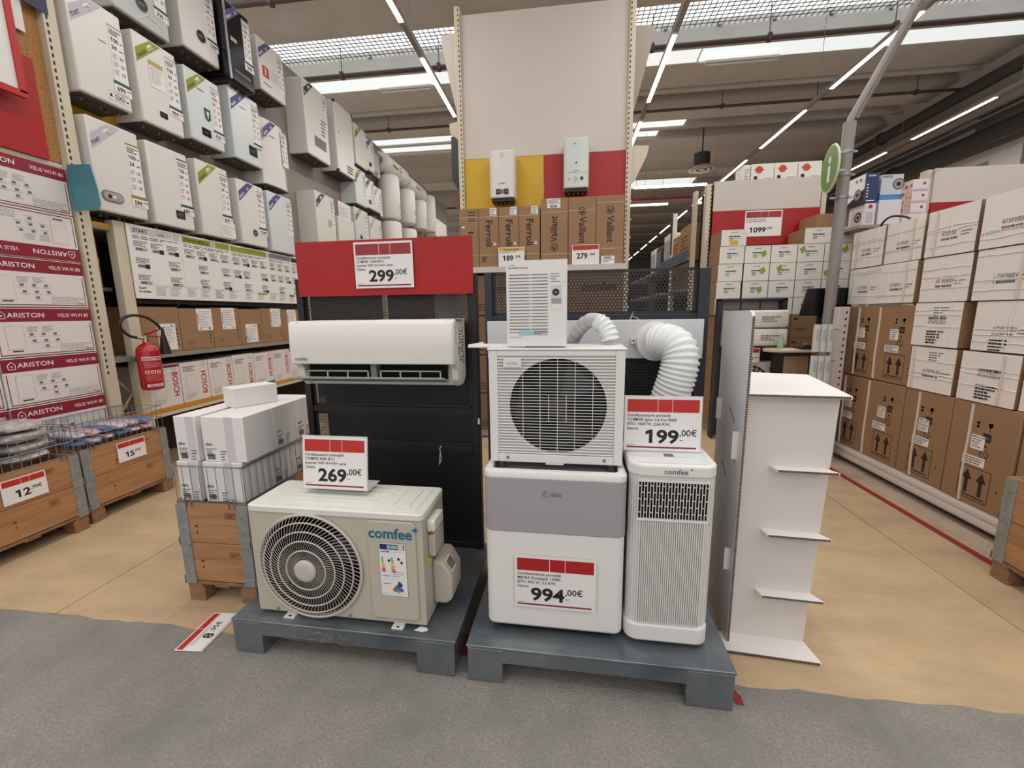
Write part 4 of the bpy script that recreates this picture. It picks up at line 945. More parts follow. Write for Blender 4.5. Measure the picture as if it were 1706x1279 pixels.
# ================================================================== boilers
BW1 = mat('boiler white', (220, 215, 210), .35); BW2 = mat('boiler cool white', (206, 212, 212), .32); BUND = mat('boiler underside', (62, 58, 56), .7)
RIB = {'start': (mat('ribbon grey', (188, 184, 194), .5), INK, 'START', '1/5'), 'green': (OLIVE, INK, 'STANDARD', '2/5'), 'violet': (VIOLET, PAPER, 'PREMIUM', '3/5'), 'black': (mat('ribbon black', (50, 46, 44), .5), PAPER, 'TOP', '5/5')}
def boiler(label, y, z, w, h, d, x=-3.7, body=None, ribbon=None, price=None, flow=None, kw=None, strip=True, disp=None, sticker=None, curved=False, barcol=None, group='boilers on the display wall', name='wall_boiler', pipes=True):
    body = body or BW1
    t = thing(name, label, 'boiler', (x, y, z), L90, group)
    b = MB()
    if curved: b.prism([(w, d), (0, d), (0, .05)] + [(w*i/8, .05 - .05*math.sin(PI*i/8)**.6) for i in range(1, 8)] + [(w, .05)], 'z', 0, h, body)
    else: b.box(0, w, 0, d, 0, h, body)
    b.build('casing', t, bevel=.014 if not curved else .006, seg=3)
    b = MB(); b.box(.02, w - .02, .03, d - .02, -.012, .004, BUND)
    if pipes:
        for i in range(5): b.cyl((.06 + (w - .12)*i/4, .08 + .03*(i % 2), -.035), (.06 + (w - .12)*i/4, .08 + .03*(i % 2), 0), .013, mat('brass', (120, 104, 80), .4, .6), 8)
    b.build('underside', t); e = -.0015; r = random.Random(hash(label) % 999)
    r = random.Random(len(label)*7 + int(y*100))
    if ribbon:
        m, tc, s, lv = RIB[ribbon]; b = MB(); L = min(.24, w*.6); k = .07
        z0 = h - .01
        pts = [(.012, z0 - L), (.012, z0 - L + k*1.6), (L - k*1.2, z0 - .005), (L + .02, z0 - .005)]
        b.poly([(p[0], e, p[1]) for p in pts], m)
        u = Vector((L + .008, 0, L - .005)).normalized(); v_ = Vector((-u.z, 0, u.x)); o_ = Vector((.028, e - .0006, z0 - L + .035)) 
        b.text(s, 0, 0, .034, tc, 0, .02, o=o_, u=u, w=v_, sx=.9 if len(s) < 7 else .72)
        o2 = o_ + u*(.155 if len(s) < 7 else .165); pq = [o2, o2 + u*.055, o2 + u*.055 + v_*.04, o2 + v_*.04]
        b.poly([(q.x, e - .0005, q.z - .004) for q in pq], PAPER if ribbon != 'violet' else m); b.text(lv, 0, 0, .034, INK if ribbon != 'violet' else PAPER, 0, .02, o=(o2.x + .004, e - .001, o2.z), u=u, w=v_)
        b.build('ribbon', t, 'diagonal corner ribbon')
    if strip:
        sw = .115; x0 = w - sw - .004; zt = h - .055 if ribbon != 'start' else h - .1; zb = zt - .42
        b = MB(); b.quad(x0, x0 + sw, zb, zt, e, PAPER); b.quad(x0, x0 + sw, zt - .018, zt - .004, e - .0005, barcol or INKL)
        b.lines(x0 + .008, x0 + sw - .008, zt - .035, 3, .016, .009, INK, e - .0005, r)
        b.text(flow or '100', x0 + .012, zt - .125, .042, INK, e - .0005, .03); b.quad(x0 + .085, x0 + .105, zt - .12, zt - .112, e - .0005, INK)
        b.text(kw or '24', x0 + .012, zt - .18, .042, INK, e - .0005, .03); b.quad(x0 + .07, x0 + .105, zt - .178, zt - .17, e - .0005, INK)
        for j in range(3):
            b.lines(x0 + .012, x0 + .05, zt - .215 - .06*j, 3, .014, .006, INKG, e - .0005, r); b.quad(x0 + .068, x0 + .098, zt - .245 - .06*j, zt - .22 - .06*j, e - .0005, INKL)
        istr = b.build('info_strip', t, 'white printed data strip')
        if price:
            ph = .095; b = MB(); b.quad(x0 - .012, x0 + sw + .012, zb - ph, zb, e - .0012, PAPER); b.quad(x0 - .012, x0 + sw + .012, zb - .026, zb - .002, e - .0018, barcol or GREEN)
            b.text(price, x0 + .008, zb - .075, .045, INK, e - .0018, .03); b.text(',00\u20ac', x0 + .088, zb - .056, .02, INK, e - .0018, .01)
            b.quad(x0, x0 + sw*.8, zb - .086, zb - .083, e - .0018, INKG); b.build('price_card', istr)
    if disp: 
        b = MB(); disp(b, w, h); b.build('control_panel', t)
    if sticker:
        b = MB(); sticker(b, w, h); b.build('sticker', t)
    return t
def d_dials(b, w, h):
    b.rbox(w*.52, w - .03, -.003, 0, .04, .105, .006, WHITE, 'y'); b.quad(w*.52, w - .03, .102, .105, -.0035, INKG); b.quad(w*.55, w*.60, .06, .085, -.0035, INK)
    for q in (.70, .80): b.disc((w*q, -.0036, .072), .022, INKG, 'y', 16, r2=.015); b.disc((w*q, -.0037, .072), .011, INKL, 'y', 10)
    b.quad(w*.88, w*.92, .06, .075, -.0035, INK)
def d_oval(b, w, h):
    b.rbox(.03, .20, -.006, .0, .085, .17, .04, mat('panel grey', (120, 114, 112), .4), 'y', 6); b.rbox(.04, .19, -.008, -.006, .095, .16, .032, mat('panel silver', (176, 172, 168), .3, .3), 'y', 6); b.rbox(.075, .10, -.0095, -.008, .11, .14, .006, INK, 'y'); b.disc((.125, -.009, .128), .012, PAPER, 'y', 12)
    for i in range(3): b.disc((.15 + .012*(i % 2), -.009, .112 + .014*i), .004, INKG, 'y', 8)
def d_win(x, z, ww, hh, m=None):
    def f(b, w, h): b.rbox(x, x + ww, -.003, 0, z, z + hh, .006, m or mat('display glass', (20, 22, 26), .12), 'y'); b.lines(x + ww*.2, x + ww*.8, z + hh*.6, 2, .012, .004, INKG, -.0036)
    return f
def d_dial(x, z, r_):
    def f(b, w, h): b.disc((x, -.003, z), r_, INKL, 'y', 28, r2=r_*.88); b.disc((x, -.0032, z), r_*.9, mat('dial dark', (36, 44, 44), .2), 'y', 28); b.lines(x - r_*.5, x + r_*.5, z + .01, 2, .014, .005, INKL, -.0038)
    return f
def s_paper(x, z, ww, hh, top=None):
    def f(b, w, h):
        b.quad(x, x + ww, z, z + hh, -.003, PAPER)
        if top: b.quad(x, x + ww, z + hh*.82, z + hh, -.0035, top)
        b.lines(x + ww*.08, x + ww*.9, z + hh*.75, 7, hh*.09, hh*.035, INKL, -.0035)
    return f
def s_redcard(b, w, h):
    b.rbox(.06, .17, -.003, 0, .17, .29, .004, REDP, 'y'); b.quad(.10, .12, .19, .265, -.0035, PAPER); b.quad(.085, .135, .255, .268, -.0035, PAPER); b.lines(.2, w - .06, .29, 4, .03, .01, INKL, -.0012); b.lines(.06, .2, .10, 1, .02, .012, INK, -.0012)
BY = mat('strip gold', (150, 126, 30), .6); BG = MATS['dark green print']
# row B (lower)
boiler('white boiler with an oval grey control panel, priced 599, lowest row at the rack post', 3.10, 2.312, .405, .71, .3, ribbon='start', price='599', kw='24', disp=d_oval, barcol=BY)
boiler('white boiler with a rounded black display, lowest row, second from the rack post', 3.575, 2.306, .41, .71, .3, price='689', flow='150', disp=d_win(.215, .09, .095, .075), barcol=GREEN)
boiler('white boiler with a green ribbon and a hanging leaflet, lowest row, third from the post', 4.085, 2.30, .405, .735, .3, ribbon='green', price='829', flow='150', sticker=s_paper(.23, .02, .2, .16))
boiler('white boiler with a round black dial and violet ribbon, lowest row', 4.62, 2.295, .42, .71, .3, ribbon='violet', price='1299', flow='150', kw='25', disp=d_dial(.215, .15, .042))
boiler('cool white boiler with violet ribbon ending the lowest row', 5.12, 2.28, .46, .73, .3, body=BW2, ribbon='violet', price=None, flow='150')
# row A
boiler('white boiler with two round dials, priced 699,00, middle row at the rack post', 3.10, 3.185, .405, .73, .32, ribbon='start', price='699', disp=d_dials, sticker=lambda b, w, h: b.quad(.2, .26, h - .275, h - .265, -.002, INKL))
boiler('white boiler with a green ribbon and a yellow leaflet, priced 999,00, middle row', 3.595, 3.175, .41, .725, .3, ribbon='green', price='999', kw='20', disp=d_win(.17, .10, .075, .05), sticker=s_paper(.12, .33, .135, .22, mat('leaflet gold', (186, 160, 96), .6)))
boiler('pale green white boiler with a small shield sticker, middle row, third from the post', 4.09, 3.22, .42, .665, .28, body=BW2, ribbon='green', price='829', flow='150', kw='21', disp=d_win(.135, .08, .11, .075), sticker=lambda b, w, h: (b.prism([(.19, .36), (.27, .36), (.265, .26), (.23, .235), (.195, .26)], 'y', -.003, 0, GREEN), b.poly([(.215, -.0035, .33), (.25, -.0035, .33), (.23, -.0035, .26)], PAPER), b.text('heatline', .12, h - .16, .03, INKG, -.002, .01)))
boiler('white boiler with a black square display and violet ribbon, middle row, fourth from the post', 4.655, 3.235, .45, .745, .3, body=BW2, ribbon='violet', price='1599', flow='150', disp=d_win(.23, .10, .13, .11), sticker=lambda b, w, h: b.text('condexa', .14, h - .17, .028, OLIVE, -.002, .01))
boiler('white boiler with curved front and violet ribbon, end of the middle row', 5.15, 3.10, .46, .775, .32, ribbon='violet', flow='150', curved=True, sticker=lambda b, w, h: b.text('condens', .12, h - .19, .03, INK, -.002, .01))
# row O (upper, cut by the frame)
boiler('grey boiler with a round emblem cut off at the top of the frame', 3.46, 3.99, .52, .72, .36, body=mat('boiler grey green', (178, 184, 180), .35), price='799', strip=True, disp=d_dial(.27, .17, .06), sticker=lambda b, w, h: b.tube([(.22, -.002, .03), (.3, -.002, .1), (.42, -.002, .09), (.46, -.002, .01)], .003, PAPER, 5))
boiler('tall white boiler with a round dark gauge, upper row at the frame edge', 4.13, 4.07, .44, .72, .36, price='1099', curved=False, disp=d_dial(.23, .20, .058))
t = boiler('glossy black boiler with a violet ribbon in the upper row', 4.60, 4.0, .36, .775, .36, x=-3.6, body=mat('boiler gloss black', (18, 17, 22), .12), ribbon='violet', price='1899', flow='150', sticker=lambda b, w, h: (b.quad(.05, .14, .40, .44, -.002, INKL), b.quad(.06, .3, .10, .13, -.002, mat('painted glint', (60, 70, 70), .2))))  # the lower strip is a glint painted on the gloss black front
b = MB(); b.box(-.006, .012, -.004, .01, 0, .775, mat('silver trim', (170, 172, 176), .3, .5)); b.build('edge_trim', t)
boiler('white boiler with a small red card, last in the upper row under the skylight', 5.21, 4.20, .47, .59, .34, ribbon='violet', price=None, sticker=s_redcard)
# big units further on
boiler('big white boiler with a grey display, hung high beyond the upper row', 6.10, 3.78, .60, 1.0, .30, ribbon='black', disp=d_win(.2, .17, .3, .14, mat('display grey', (104, 96, 92), .4)), strip=True, body=BW1, sticker=lambda b, w, h: b.lines(.4, .55, .6, 5, .05, .02, INKG, -.002))
t = boiler('large plain white unit with black corner caps, next to the big boiler', 6.93, 3.80, .58, 1.06, .30, strip=False, pipes=False, sticker=lambda b, w, h: (b.disc((.09, -.002, .62), .014, INK, 'y', 10), b.lines(.3, .5, .17, 3, .045, .022, INK, -.002)))
b = MB()
for z in (-.005, 1.03):
    for x in (0, .565): b.box(x - .008, x + .025, -.008, .03, z, z + .035, BLACK)
b.build('corner_cap', t, 'black corner cap')
boiler('tall white boiler with a black ribbon, lower row right of the price board', 6.18, 2.28, .52, 1.02, .32, ribbon='black', sticker=lambda b, w, h: (b.quad(.3, .4, .55, .66, -.002, mat('faint olive', (176, 176, 120), .6)), b.lines(.25, .45, .2, 2, .03, .01, INKG, -.002)), price=None)
boiler('wide white storage boiler with a leaflet on top, lower row beyond the tall one', 6.80, 2.25, .52, .82, .3, strip=False, sticker=s_paper(.02, .78, .4, .28))
small = [('wrapped white boiler with an olive ribbon, high in the far part of the wall', 7.58, 4.12, .44, .67, 'green', .1), ('white boiler with a dark dial, high in the far part of the wall', 8.0, 4.16, .32, .55, 'violet', .1), 
         ('pale boiler with an olive ribbon, middle height in the far part of the wall', 7.48, 3.43, .42, .62, 'green', .1), ('white boiler with a dark square window, middle height in the far part of the wall', 7.87, 3.46, .36, .53, 'violet', .1), ('small white boiler with blue stickers, middle height beside the upright cylinders', 8.23, 3.46, .34, .48, 'start', .1),
         ('white boiler with a dark strip, low in the far part of the wall', 7.38, 2.75, .50, .60, 'green', .1), ('white boiler with printed side, low in the far part of the wall', 7.95, 2.80, .52, .52, 'start', .1)]
for i, (lab, y, z, w, h, rb, _x) in enumerate(small):
    boiler(lab, y, z, w, h, .3, ribbon=rb, strip=(i != 0), disp=d_win(w*.3, .08, .09, .07) if i % 2 else None, body=BW2 if i % 3 == 2 else BW1)
b = MB(); b.box(0, .38, 0, .05, 0, .5, mat('radiator grey', (120, 122, 124), .4, .3)); t = thing('panel_heater', 'flat grey panel heater in a dark frame, high beside the lying cylinders', 'heater', (-3.74, 8.3, 4.15), L90)
b.build('panel', t, bevel=.006)
b = MB(); b.box(.04, .34, -.004, 0, .1, .44, mat('radiator light', (176, 178, 180), .35, .3)); b.quad(.24, .32, .03, .08, -.005, PAPER); b.build('front_plate', t)
HW = mat('heater white', (230, 226, 222), .35)
def wheater(label, y, z, r, L, lying, x=-3.75, body=None):
    x = -3.985 + r + .03; t = thing('water_heater', label, 'water heater', (x, y, z), L90, 'round water heaters')
    b = MB(); pr = [(r*.72, 0), (r*.93, .02), (r, .06), (r, L - .06), (r*.93, L - .02), (r*.72, L)]
    if lying: b.lathe((0, 0, r), pr, body or HW, 'x', 28)
    else: b.lathe((0, 0, 0), pr, body or HW, 'z', 28)
    b.build('tank', t, smooth=True)
    b = MB()
    if lying:
        b.lathe((-.012, 0, r), [(r*.3, 0), (r*.42, .004), (r*.44, .02)], mat('cap grey', (140, 134, 130), .5), 'x', 20); b.disc((-.0135, 0, r), r*.12, INK, 'x', 12); b.build('end_cap', t, smooth=True)
        b = MB(); b.text('Ariston', .25, r - .05, .1, INKG, -r - .002, .02); b.disc((.7, -r - .002, r), .05, INKG, 'y', 16, r2=.035)
    else:
        b.lines(-.05, .08, .3, 3, .04, .015, INKG, -r - .002); b.quad(-.03, .0, .07, .10, -r - .002, INKG)
    b.build('lettering', t)
    b = MB(); b.box(-.05 if not lying else L*.2, .05 if not lying else L*.8, r*.8, r + .02, (L*.3 if not lying else r*.6), (L*.7 if not lying else r*1.3), STEEL); b.build('mount', t)
wheater('long white water heater lying on its side, nearer of the two high up', 8.72, 4.37, .185, 1.25, True)
wheater('long white water heater lying on its side, farther of the two high up', 10.12, 4.34, .18, 1.1, True)
for (lab, y, z, r, L) in (('upright white water heater cylinder in the middle row, nearest', 9.05, 3.46, .22, .88), ('upright white water heater cylinder in the middle row, second', 10.0, 3.55, .22, .76), ('upright white water heater cylinder in the middle row, third', 10.95, 3.6, .2, .72), ('tall upright white water heater cylinder, last before the aisle end', 11.65, 3.66, .21, .95),
                         ('upright water heater in the low row just above the red board, nearest', 9.05, 2.72, .22, .70), ('upright water heater in the low row just above the red board, second', 10.05, 2.78, .21, .68)):
    wheater(lab, y, z, r, L, False)
t = thing('water_heater', 'low wide white heater with a dark rim at the far end of the wall', 'water heater', (-3.7, 12.1, 3.62), L90)
b = MB(); b.rbox(0, 1.2, 0, .28, 0, .55, .08, HW, 'y'); b.build('tank', t); b = MB(); b.box(.02, 1.18, -.004, .0, .0, .05, INK); b.build('rim', t)
# ================================================================== wooden collar crates
WOOD = two_tone('pine boards', (176, 130, 90), (130, 86, 54), 6.0, .40, .80, .65, stretch=(.4, 3, 6), fine=.06, bump=.04)
WOOD2 = two_tone('worn pallet wood', (150, 112, 80), (108, 78, 56), 7.0, .42, .72, .75, stretch=(1, 3, 4), fine=.08, bump=.1)
GALV = mat('galvanised hinge', (146, 150, 150), .5, .4, noise=.15, nscale=30)
WIRE = mat('basket wire', (140, 140, 142), .35, .7)
KNOT = mat('wood knot', (84, 46, 28), .7); STAMP = mat('burnt stamp', (116, 62, 40), .8)
def crate(label, loc, rz, w, d, basket=.19, seed=0, marks=True, cz=.115, n=2, ch=.212):
    t = thing('wooden_crate', label, 'crate', loc, rz, 'pallet collar crates'); r = random.Random(seed)
    for x in (0, w - .09):
        b = MB(); b.box(x, x + .09, 0, d, 0, .02, WOOD2); b.build('runner', t, bevel=.002)
        for y_ in (0, d*.45, d - .1): b = MB(); b.box(x, x + .09, y_, y_ + .1, .02, .082, WOOD2); b.build('pallet_block', t, bevel=.003)
    for k in range(5): y = (d - .08)*k/4; b = MB(); b.box(0, w, y, y + .08, .092, .110, WOOD2); b.build('deck_board', t)
    for x in (0, w/2 - .04, w - .08): b = MB(); b.box(x, x + .08, 0, d, .082, .092, WOOD2); b.build('stringer', t)
    fpl = None
    for k in range(n):
        z0, z1 = cz + ch*k + .002, cz + ch*(k + 1) - .002
        for (x0, x1, y0, y1) in ((0, w, 0, .018), (0, w, d - .018, d), (0, .018, .018, d - .018), (w - .018, w, .018, d - .018)):
            b = MB(); b.box(x0, x1, y0, y1, z0, z1, WOOD); o = b.build('plank', t); fpl = o if y0 == 0 and x0 == 0 and x1 == w else fpl
        for x0, x1 in ((-.004, .055), (w - .055, w + .004)):
            b = MB(); b.box(x0, x1, -.004, 0, z0 + .004, z1 - .004, GALV); xe = x0 if x0 < 0 else x1 - .004; b.box(xe, xe + .004, 0, .055, z0 + .004, z1 - .004, GALV)
            b.box(x0 - .003, x1 + .003, -.007, .004, z0 - .018, z0 + .026, GALV); xx = -.009 if x0 < 0 else w; b.box(xx, xx + .009, -.007, .05, z0 - .018, z0 + .026, GALV)
            for zz in (.06, .14): b.disc(((x0 + x1)/2, -.0045, z0 + zz), .004, INKG, 'y', 8)
            b.build('hinge', t, bevel=.0015)
        if marks:
            b = MB(); kx = w*r.uniform(.25, .4); kz = z0 + ch*r.uniform(.3, .55)
            b.prism([(kx - .012, kz), (kx, kz + .008), (kx + .012, kz), (kx, kz - .006)], 'y', -.0008, 0, KNOT); b.prism([(kx - .004, kz - .03), (kx + .006, kz - .022), (kx + .001, kz - .045)], 'y', -.0008, 0, KNOT)
            sx = w*.68; sz = z0 + ch*.62
            for (a, c, e_, f2) in ((0, .055, 0, .0025), (0, .055, .032, .0345), (0, .0025, 0, .0345), (.0525, .055, 0, .0345)): b.quad(sx + a, sx + c, sz + e_, sz + f2, -.001, STAMP)
            b.lines(sx + .008, sx + .048, sz + .026, 2, .011, .007, STAMP, -.001, r); b.build('stamp', fpl, 'dark burnt stamp and knot')
    if basket:
        zb = cz + ch*n; zt = zb + basket; b = MB(); q = .004
        R0 = lambda z: [(q, q, z), (w - q, q, z), (w - q, d - q, z), (q, d - q, z)]
        b.tube(R0(zt), .004, WIRE, 6, closed=True); b.tube(R0(zb + .004), .004, WIRE, 6, closed=True); b.tube(R0((zb + zt)/2 if w > .5 else zb + .012), .0022, WIRE, 4, closed=True)
        for x in np.linspace(.01, w - .01, int(w/.042)):
            for y in (q, d - q): b.tube([(x, y, zb), (x, y, zt)], .0021, WIRE, 4, caps=False)
        for y in np.linspace(.01, d - .01, int(d/.042)):
            for x in (q, w - q): b.tube([(x, y, zb), (x, y, zt)], .0021, WIRE, 4, caps=False)
        for x in (.06, w - .09):
            b.tube([(x, -.004, zb - .02), (x, -.006, zb + .03), (x + .03, -.006, zb + .03), (x + .03, -.004, zb - .02)], .003, WIRE, 5)
        b.build('wire_basket', t)
    return t
crate('wooden collar crate with a wire basket full of white cartons', (-1.930, 1.745, .003), 0, .385, .60, seed=1)
crate('wooden collar crate with the 12,90 price card and grey bags', (-3.32, 1.735, .003), L90, .625, .40, seed=2)
crate('wooden collar crate with the 15,90 price card and bluish packs', (-3.355, 2.405, .003), L90, .635, .38, seed=3)
crate('wooden collar crate at the right edge beside the brown arrow cartons', (2.315, 2.405, .003), R90, .80, .30, seed=4, basket=0, ch=.228)
hung_sign('small price card reading 12,90 on the crate of grey bags', (-3.314, 1.945, .352), L90, .222, .153, [], '12', name='price_sign', cents='90', ps=.42, px=.28, pz=.2, rule=False)
hung_sign('small price card reading 15,90 on the crate of bluish packs', (-3.349, 2.637, .372), L90, .214, .152, [], '15', name='price_sign', cents='90', ps=.38, px=.26, pz=.18, rule=False)
# floor card
t = tag(MB().box(0, .238, 0, .13, 0, .0008, PAPER).build('price_sign'), 'price card reading 8,95 lying on the floor beside the left steel pallet', 'sign', 'red banded price signs')
t.location = (-1.575, 1.437, .0042); t.rotation_euler = (0, 0, math.radians(94)); 
b = MB(); U = dict(u=(1, 0, 0), w=(0, 1, 0))
def fq(x0, x1, y0, y1, z, m): b.poly([(x0, y0, z), (x1, y0, z), (x1, y1, z), (x0, y1, z)], m)
fq(.006, .232, .095, .124, .0011, GLOSSRED); fq(.13, .1315, .095, .124, .0013, PAPER); fq(.006, .232, .087, .0885, .0011, GLOSSRED); fq(.03, .16, .078, .081, .0011, INKG); fq(.03, .13, .07, .073, .0011, INKL)
b.text('8', 0, 0, .062, INK, 0, .03, o=(.075, .022, .0011), **U); b.text(',95\u20ac', 0, 0, .034, INK, 0, .02, o=(.118, .040, .0011), **U); fq(.006, .225, .006, .009, .0011, INKG)
b.build('lettering', t)
# white cartons in the middle crate
WC = mat('white carton', (228, 223, 221), .5)
def wcarton(label, x, y, z, w, d, h, text_front=True, side=False, rz=0.0, up=False):
    o = tag(MB().box(0, w, 0, d, 0, h, WC).build('white_carton', bevel=.003), label, 'carton', 'white cartons in the wire basket'); o.location = (x, y, z); o.rotation_euler = (0, 0, rz)
    b = MB(); r = random.Random(int(x*1000)); e = -.001
    def label_(b, x0, ww, flip=False):
        b.text('slim', x0, h*.36, .024, INK, e, .01); b.lines(x0, x0 + ww*.5, h*.3, 4, .011, .005, INKG, e, r); b.barcode(x0 + .005, x0 + .045, .012, .04, INK, e, r); b.lines(x0 + ww*.7, x0 + ww, h*.25, 4, .014, .006, INKG, e, r)
    if text_front: label_(b, .012, min(.11, w - .02))
    if side:
        vs = len(b.v); label_(b, .02, .1); 
        for i in range(vs, len(b.v)): X_, Y_, Z_ = b.v[i]; b.v[i] = (w - Y_, X_, Z_)
    if text_front: b.box(w*.55, w*.55 + .045, -.0006, 0, 0, h, mat('clear tape', (206, 200, 202), .25))
    if b.v: b.build('lettering', o)
    return o
zl, zu = .562, .765
lw = (.105, .225)
wcarton('white carton low in the basket, narrow front left one', -1.915, 1.765, .545, .115, .28, .205); wcarton('white carton low in the basket, wide front right one', -1.772, 1.765, .545, .21, .20, .205)
wcarton('white carton low in the basket behind the wide front one', -1.772, 1.972, .545, .21, .18, .205, False, True); wcarton('white carton low in the basket, rear right', -1.772, 2.158, .545, .21, .17, .205, False, True); wcarton('white carton low in the basket, rear left', -1.915, 2.05, .545, .115, .28, .205, False)
wcarton('white carton on top of the basket, narrow front left one', -1.905, 1.772, .7515, .115, .235, .226); wcarton('white carton on top of the basket, wide front right one with tape', -1.757, 1.772, .7515, .225, .205, .226)
wcarton('white carton on top of the basket, second along the right side', -1.757, 1.982, .7515, .222, .18, .226, False, True); wcarton('white carton on top of the basket, third along the right side', -1.757, 2.167, .7515, .219, .18, .226, False, True); wcarton('white carton on top of the basket, rear left', -1.905, 2.012, .7515, .118, .33, .226, False)
o = tag(MB().box(0, .225, 0, .12, 0, .103, WC).build('white_carton', bevel=.002), 'small blank white carton lying across the top of the basket cartons', 'carton'); o.location = (-1.723, 1.951, .9785); o.rotation_euler = (0, 0, math.radians(62))
# bags and packs
def bag(name, label, loc, sx, sy, sz, m, rz, seed, cat='bag', group=None, stripe=None):
    r = random.Random(seed); n, k = 10, 7; vs = []; fs = []
    for j in range(k):
        for i in range(n):
            q = 2*PI*i/n; ph = -PI/2 + PI*j/(k - 1); c, s = math.cos(q), math.sin(q); cp = math.cos(ph)**.5 if 0 < j < k - 1 else 0.02
            ex = abs(c)**.5*(1 if c > 0 else -1); ey = abs(s)**.5*(1 if s > 0 else -1); jt = lambda: r.uniform(.93, 1.07)
            vs.append((sx/2*ex*cp*jt(), sy/2*ey*cp*jt(), sz*.5 + sz/2*math.sin(ph)*jt()))
    for j in range(k - 1):
        for i in range(n): fs.append((j*n + i, j*n + (i + 1) % n, (j + 1)*n + (i + 1) % n, (j + 1)*n + i))
    b = MB(); b.raw(vs, fs, m); o = tag(b.build(name, smooth=True), label, cat, group); o.location = loc; o.rotation_euler = (0, 0, rz)
    if stripe:
        b = MB(); b.box(-sx*.2, sx*.2, -sy*.25, sy*.25, sz*.985, sz*1.0, stripe); b.build('label', o)
    return o
PLB = mat('grey plastic bag', (176, 168, 166), .25, noise=.35, nscale=26, bump=.8, bscale=40)
pos = ['bottom', 'second', 'third', 'fourth', 'fifth', 'top']
for c, (y, nn, nm) in enumerate(((1.90, 6, 'nearer'), (2.18, 4, 'farther'))):
    for i in range(nn):
        bag('plastic_bag', 'grey plastic bag in the 12,90 crate, %s one of the %s pile' % (pos[i], nm), (-3.53 + .01*((i*7) % 3), y, .545 + .068*i), .27, .25, .065, PLB, .1*((i*5) % 3), i + 10*c, group='grey plastic bags in the crate')
PKS = [mat('pack blue', (96, 116, 150), .3, noise=.4, nscale=22), mat('pack white', (196, 196, 204), .3, noise=.3, nscale=26), mat('pack pink', (196, 160, 166), .3, noise=.3, nscale=24)]
pn = ['first', 'second', 'third', 'fourth', 'fifth', 'sixth']
for i in range(6):
    for lv in range(2):
        bag('pack', '%s pack in the 15,90 crate, %s from the near end, %s layer' % (('bluish', 'whitish', 'pinkish')[(i + lv) % 3], pn[i], ('lower', 'upper')[lv]), (-3.545 + .01*(i % 2), 2.475 + .098*i, .545 + .057*lv), .26, .088, .053, PKS[(i + lv) % 3], .02*((i % 3) - 1), 50 + i + 7*lv, 'pack', 'packs in the crate')
# ================================================================== central rack end with the tall panel
rk = thing('rack_end', 'tall beige panelled rack end with yellow and red boards and a shelf of brown cartons', 'rack', (0, 0, 0))
for x in (-1.235, .645):
    b = MB(); b.box(x, x + .06, 5.06, 5.16, 0, 4.75, CREAM); b.build('upright', rk, bevel=.004)
    b = MB(); z = 1.9
    while z < 4.7: b.box(x + (.038 if x < 0 else .008), x + (.05 if x < 0 else .02), 5.0588, 5.06, z, z + .022, SLOT); z += .05
    b.build('slot_row', rk, kind='stuff')
b = MB(); b.box(-1.175, .645, 5.10, 5.13, 3.21, 4.68, BEIGE); b.build('panel', rk, 'tall plain beige panel')
b = MB(); b.box(-1.172, -.262, 5.096, 5.126, 2.0, 3.205, YEL); b.build('panel', rk, 'yellow board')
b = MB(); b.box(-.259, .643, 5.096, 5.126, 2.0, 3.208, mat('deep red board', (164, 22, 30), .45)); b.build('panel', rk, 'red board')
b = MB(); b.box(-1.175, .645, 5.096, 5.13, 0, 2.0, mat('dark brown back', (58, 46, 40), .8)); b.build('panel', rk)
b = MB(); b.box(-1.22, .64, 4.74, 5.10, 1.905, 1.965, BEIGE); b.build('shelf', rk)
b = MB(); b.box(-1.22, .64, 4.74, 5.10, .02, .08, RSHELF); b.build('shelf', rk)
for (x0, x1) in ((.705, .86),):
    b = MB(); b.prism([(x0, 4.42), (x1 + .04, 4.40), (x1 + .03, 4.28), (x0, 3.55)], 'y', 5.1, 5.115, mat('bracket grey beige', (158, 146, 132), .6)); b.prism([(x0, 3.25), (x1 + .03, 3.24), (x1 + .01, 3.14), (x0 + .04, 2.88), (x0, 2.86)], 'y', 5.1, 5.115, CREAM); b.build('bracket', rk)
    b = MB(); b.box(x0, x1, 5.12, 6.4, 4.40, 4.43, BEIGE); b.box(x0, x1, 5.12, 6.4, 3.22, 3.25, CREAM); b.build('side_shelf', rk)
    b = MB(); b.box(.80, .86, 6.3, 6.4, 0, 4.75, CREAM); b.build('upright', rk)
    b = MB()
    for k in range(14): b.tube([(.73, 5.2, .3 + .2*k), (.80, 6.3, .5 + .2*k)], .012, CREAM, 5)
    b.build('side_brace', rk)
b = MB(); b.prism([(-1.235, 4.52), (-1.40, 4.50), (-1.395, 4.40), (-1.235, 3.65)], 'y', 5.1, 5.115, BEIGE); b.prism([(-1.235, 3.62), (-1.34, 3.60), (-1.33, 3.5), (-1.235, 3.42)], 'y', 5.1, 5.115, CREAM); b.build('bracket', rk)
b = MB(); b.box(-1.39, -1.235, 5.12, 6.4, 4.50, 4.52, BEIGE); b.prism([(-1.235, 2.86), (-1.37, 2.82), (-1.235, 2.60)], 'y', 5.1, 5.5, mat('brown shelf side', (112, 84, 66), .7)); b.build('side_shelf', rk)
t = tag(MB().prism([(-1.24, 3.48), (-1.33, 3.47), (-1.33, 3.0), (-1.25, 2.88), (-1.24, 2.88)], 'y', 5.118, 5.6, mat('black plastic', (20, 20, 24), .35)).build('garment_bag', bevel=.01), 'black glossy bag hanging on the left side of the tall beige panel', 'bag')
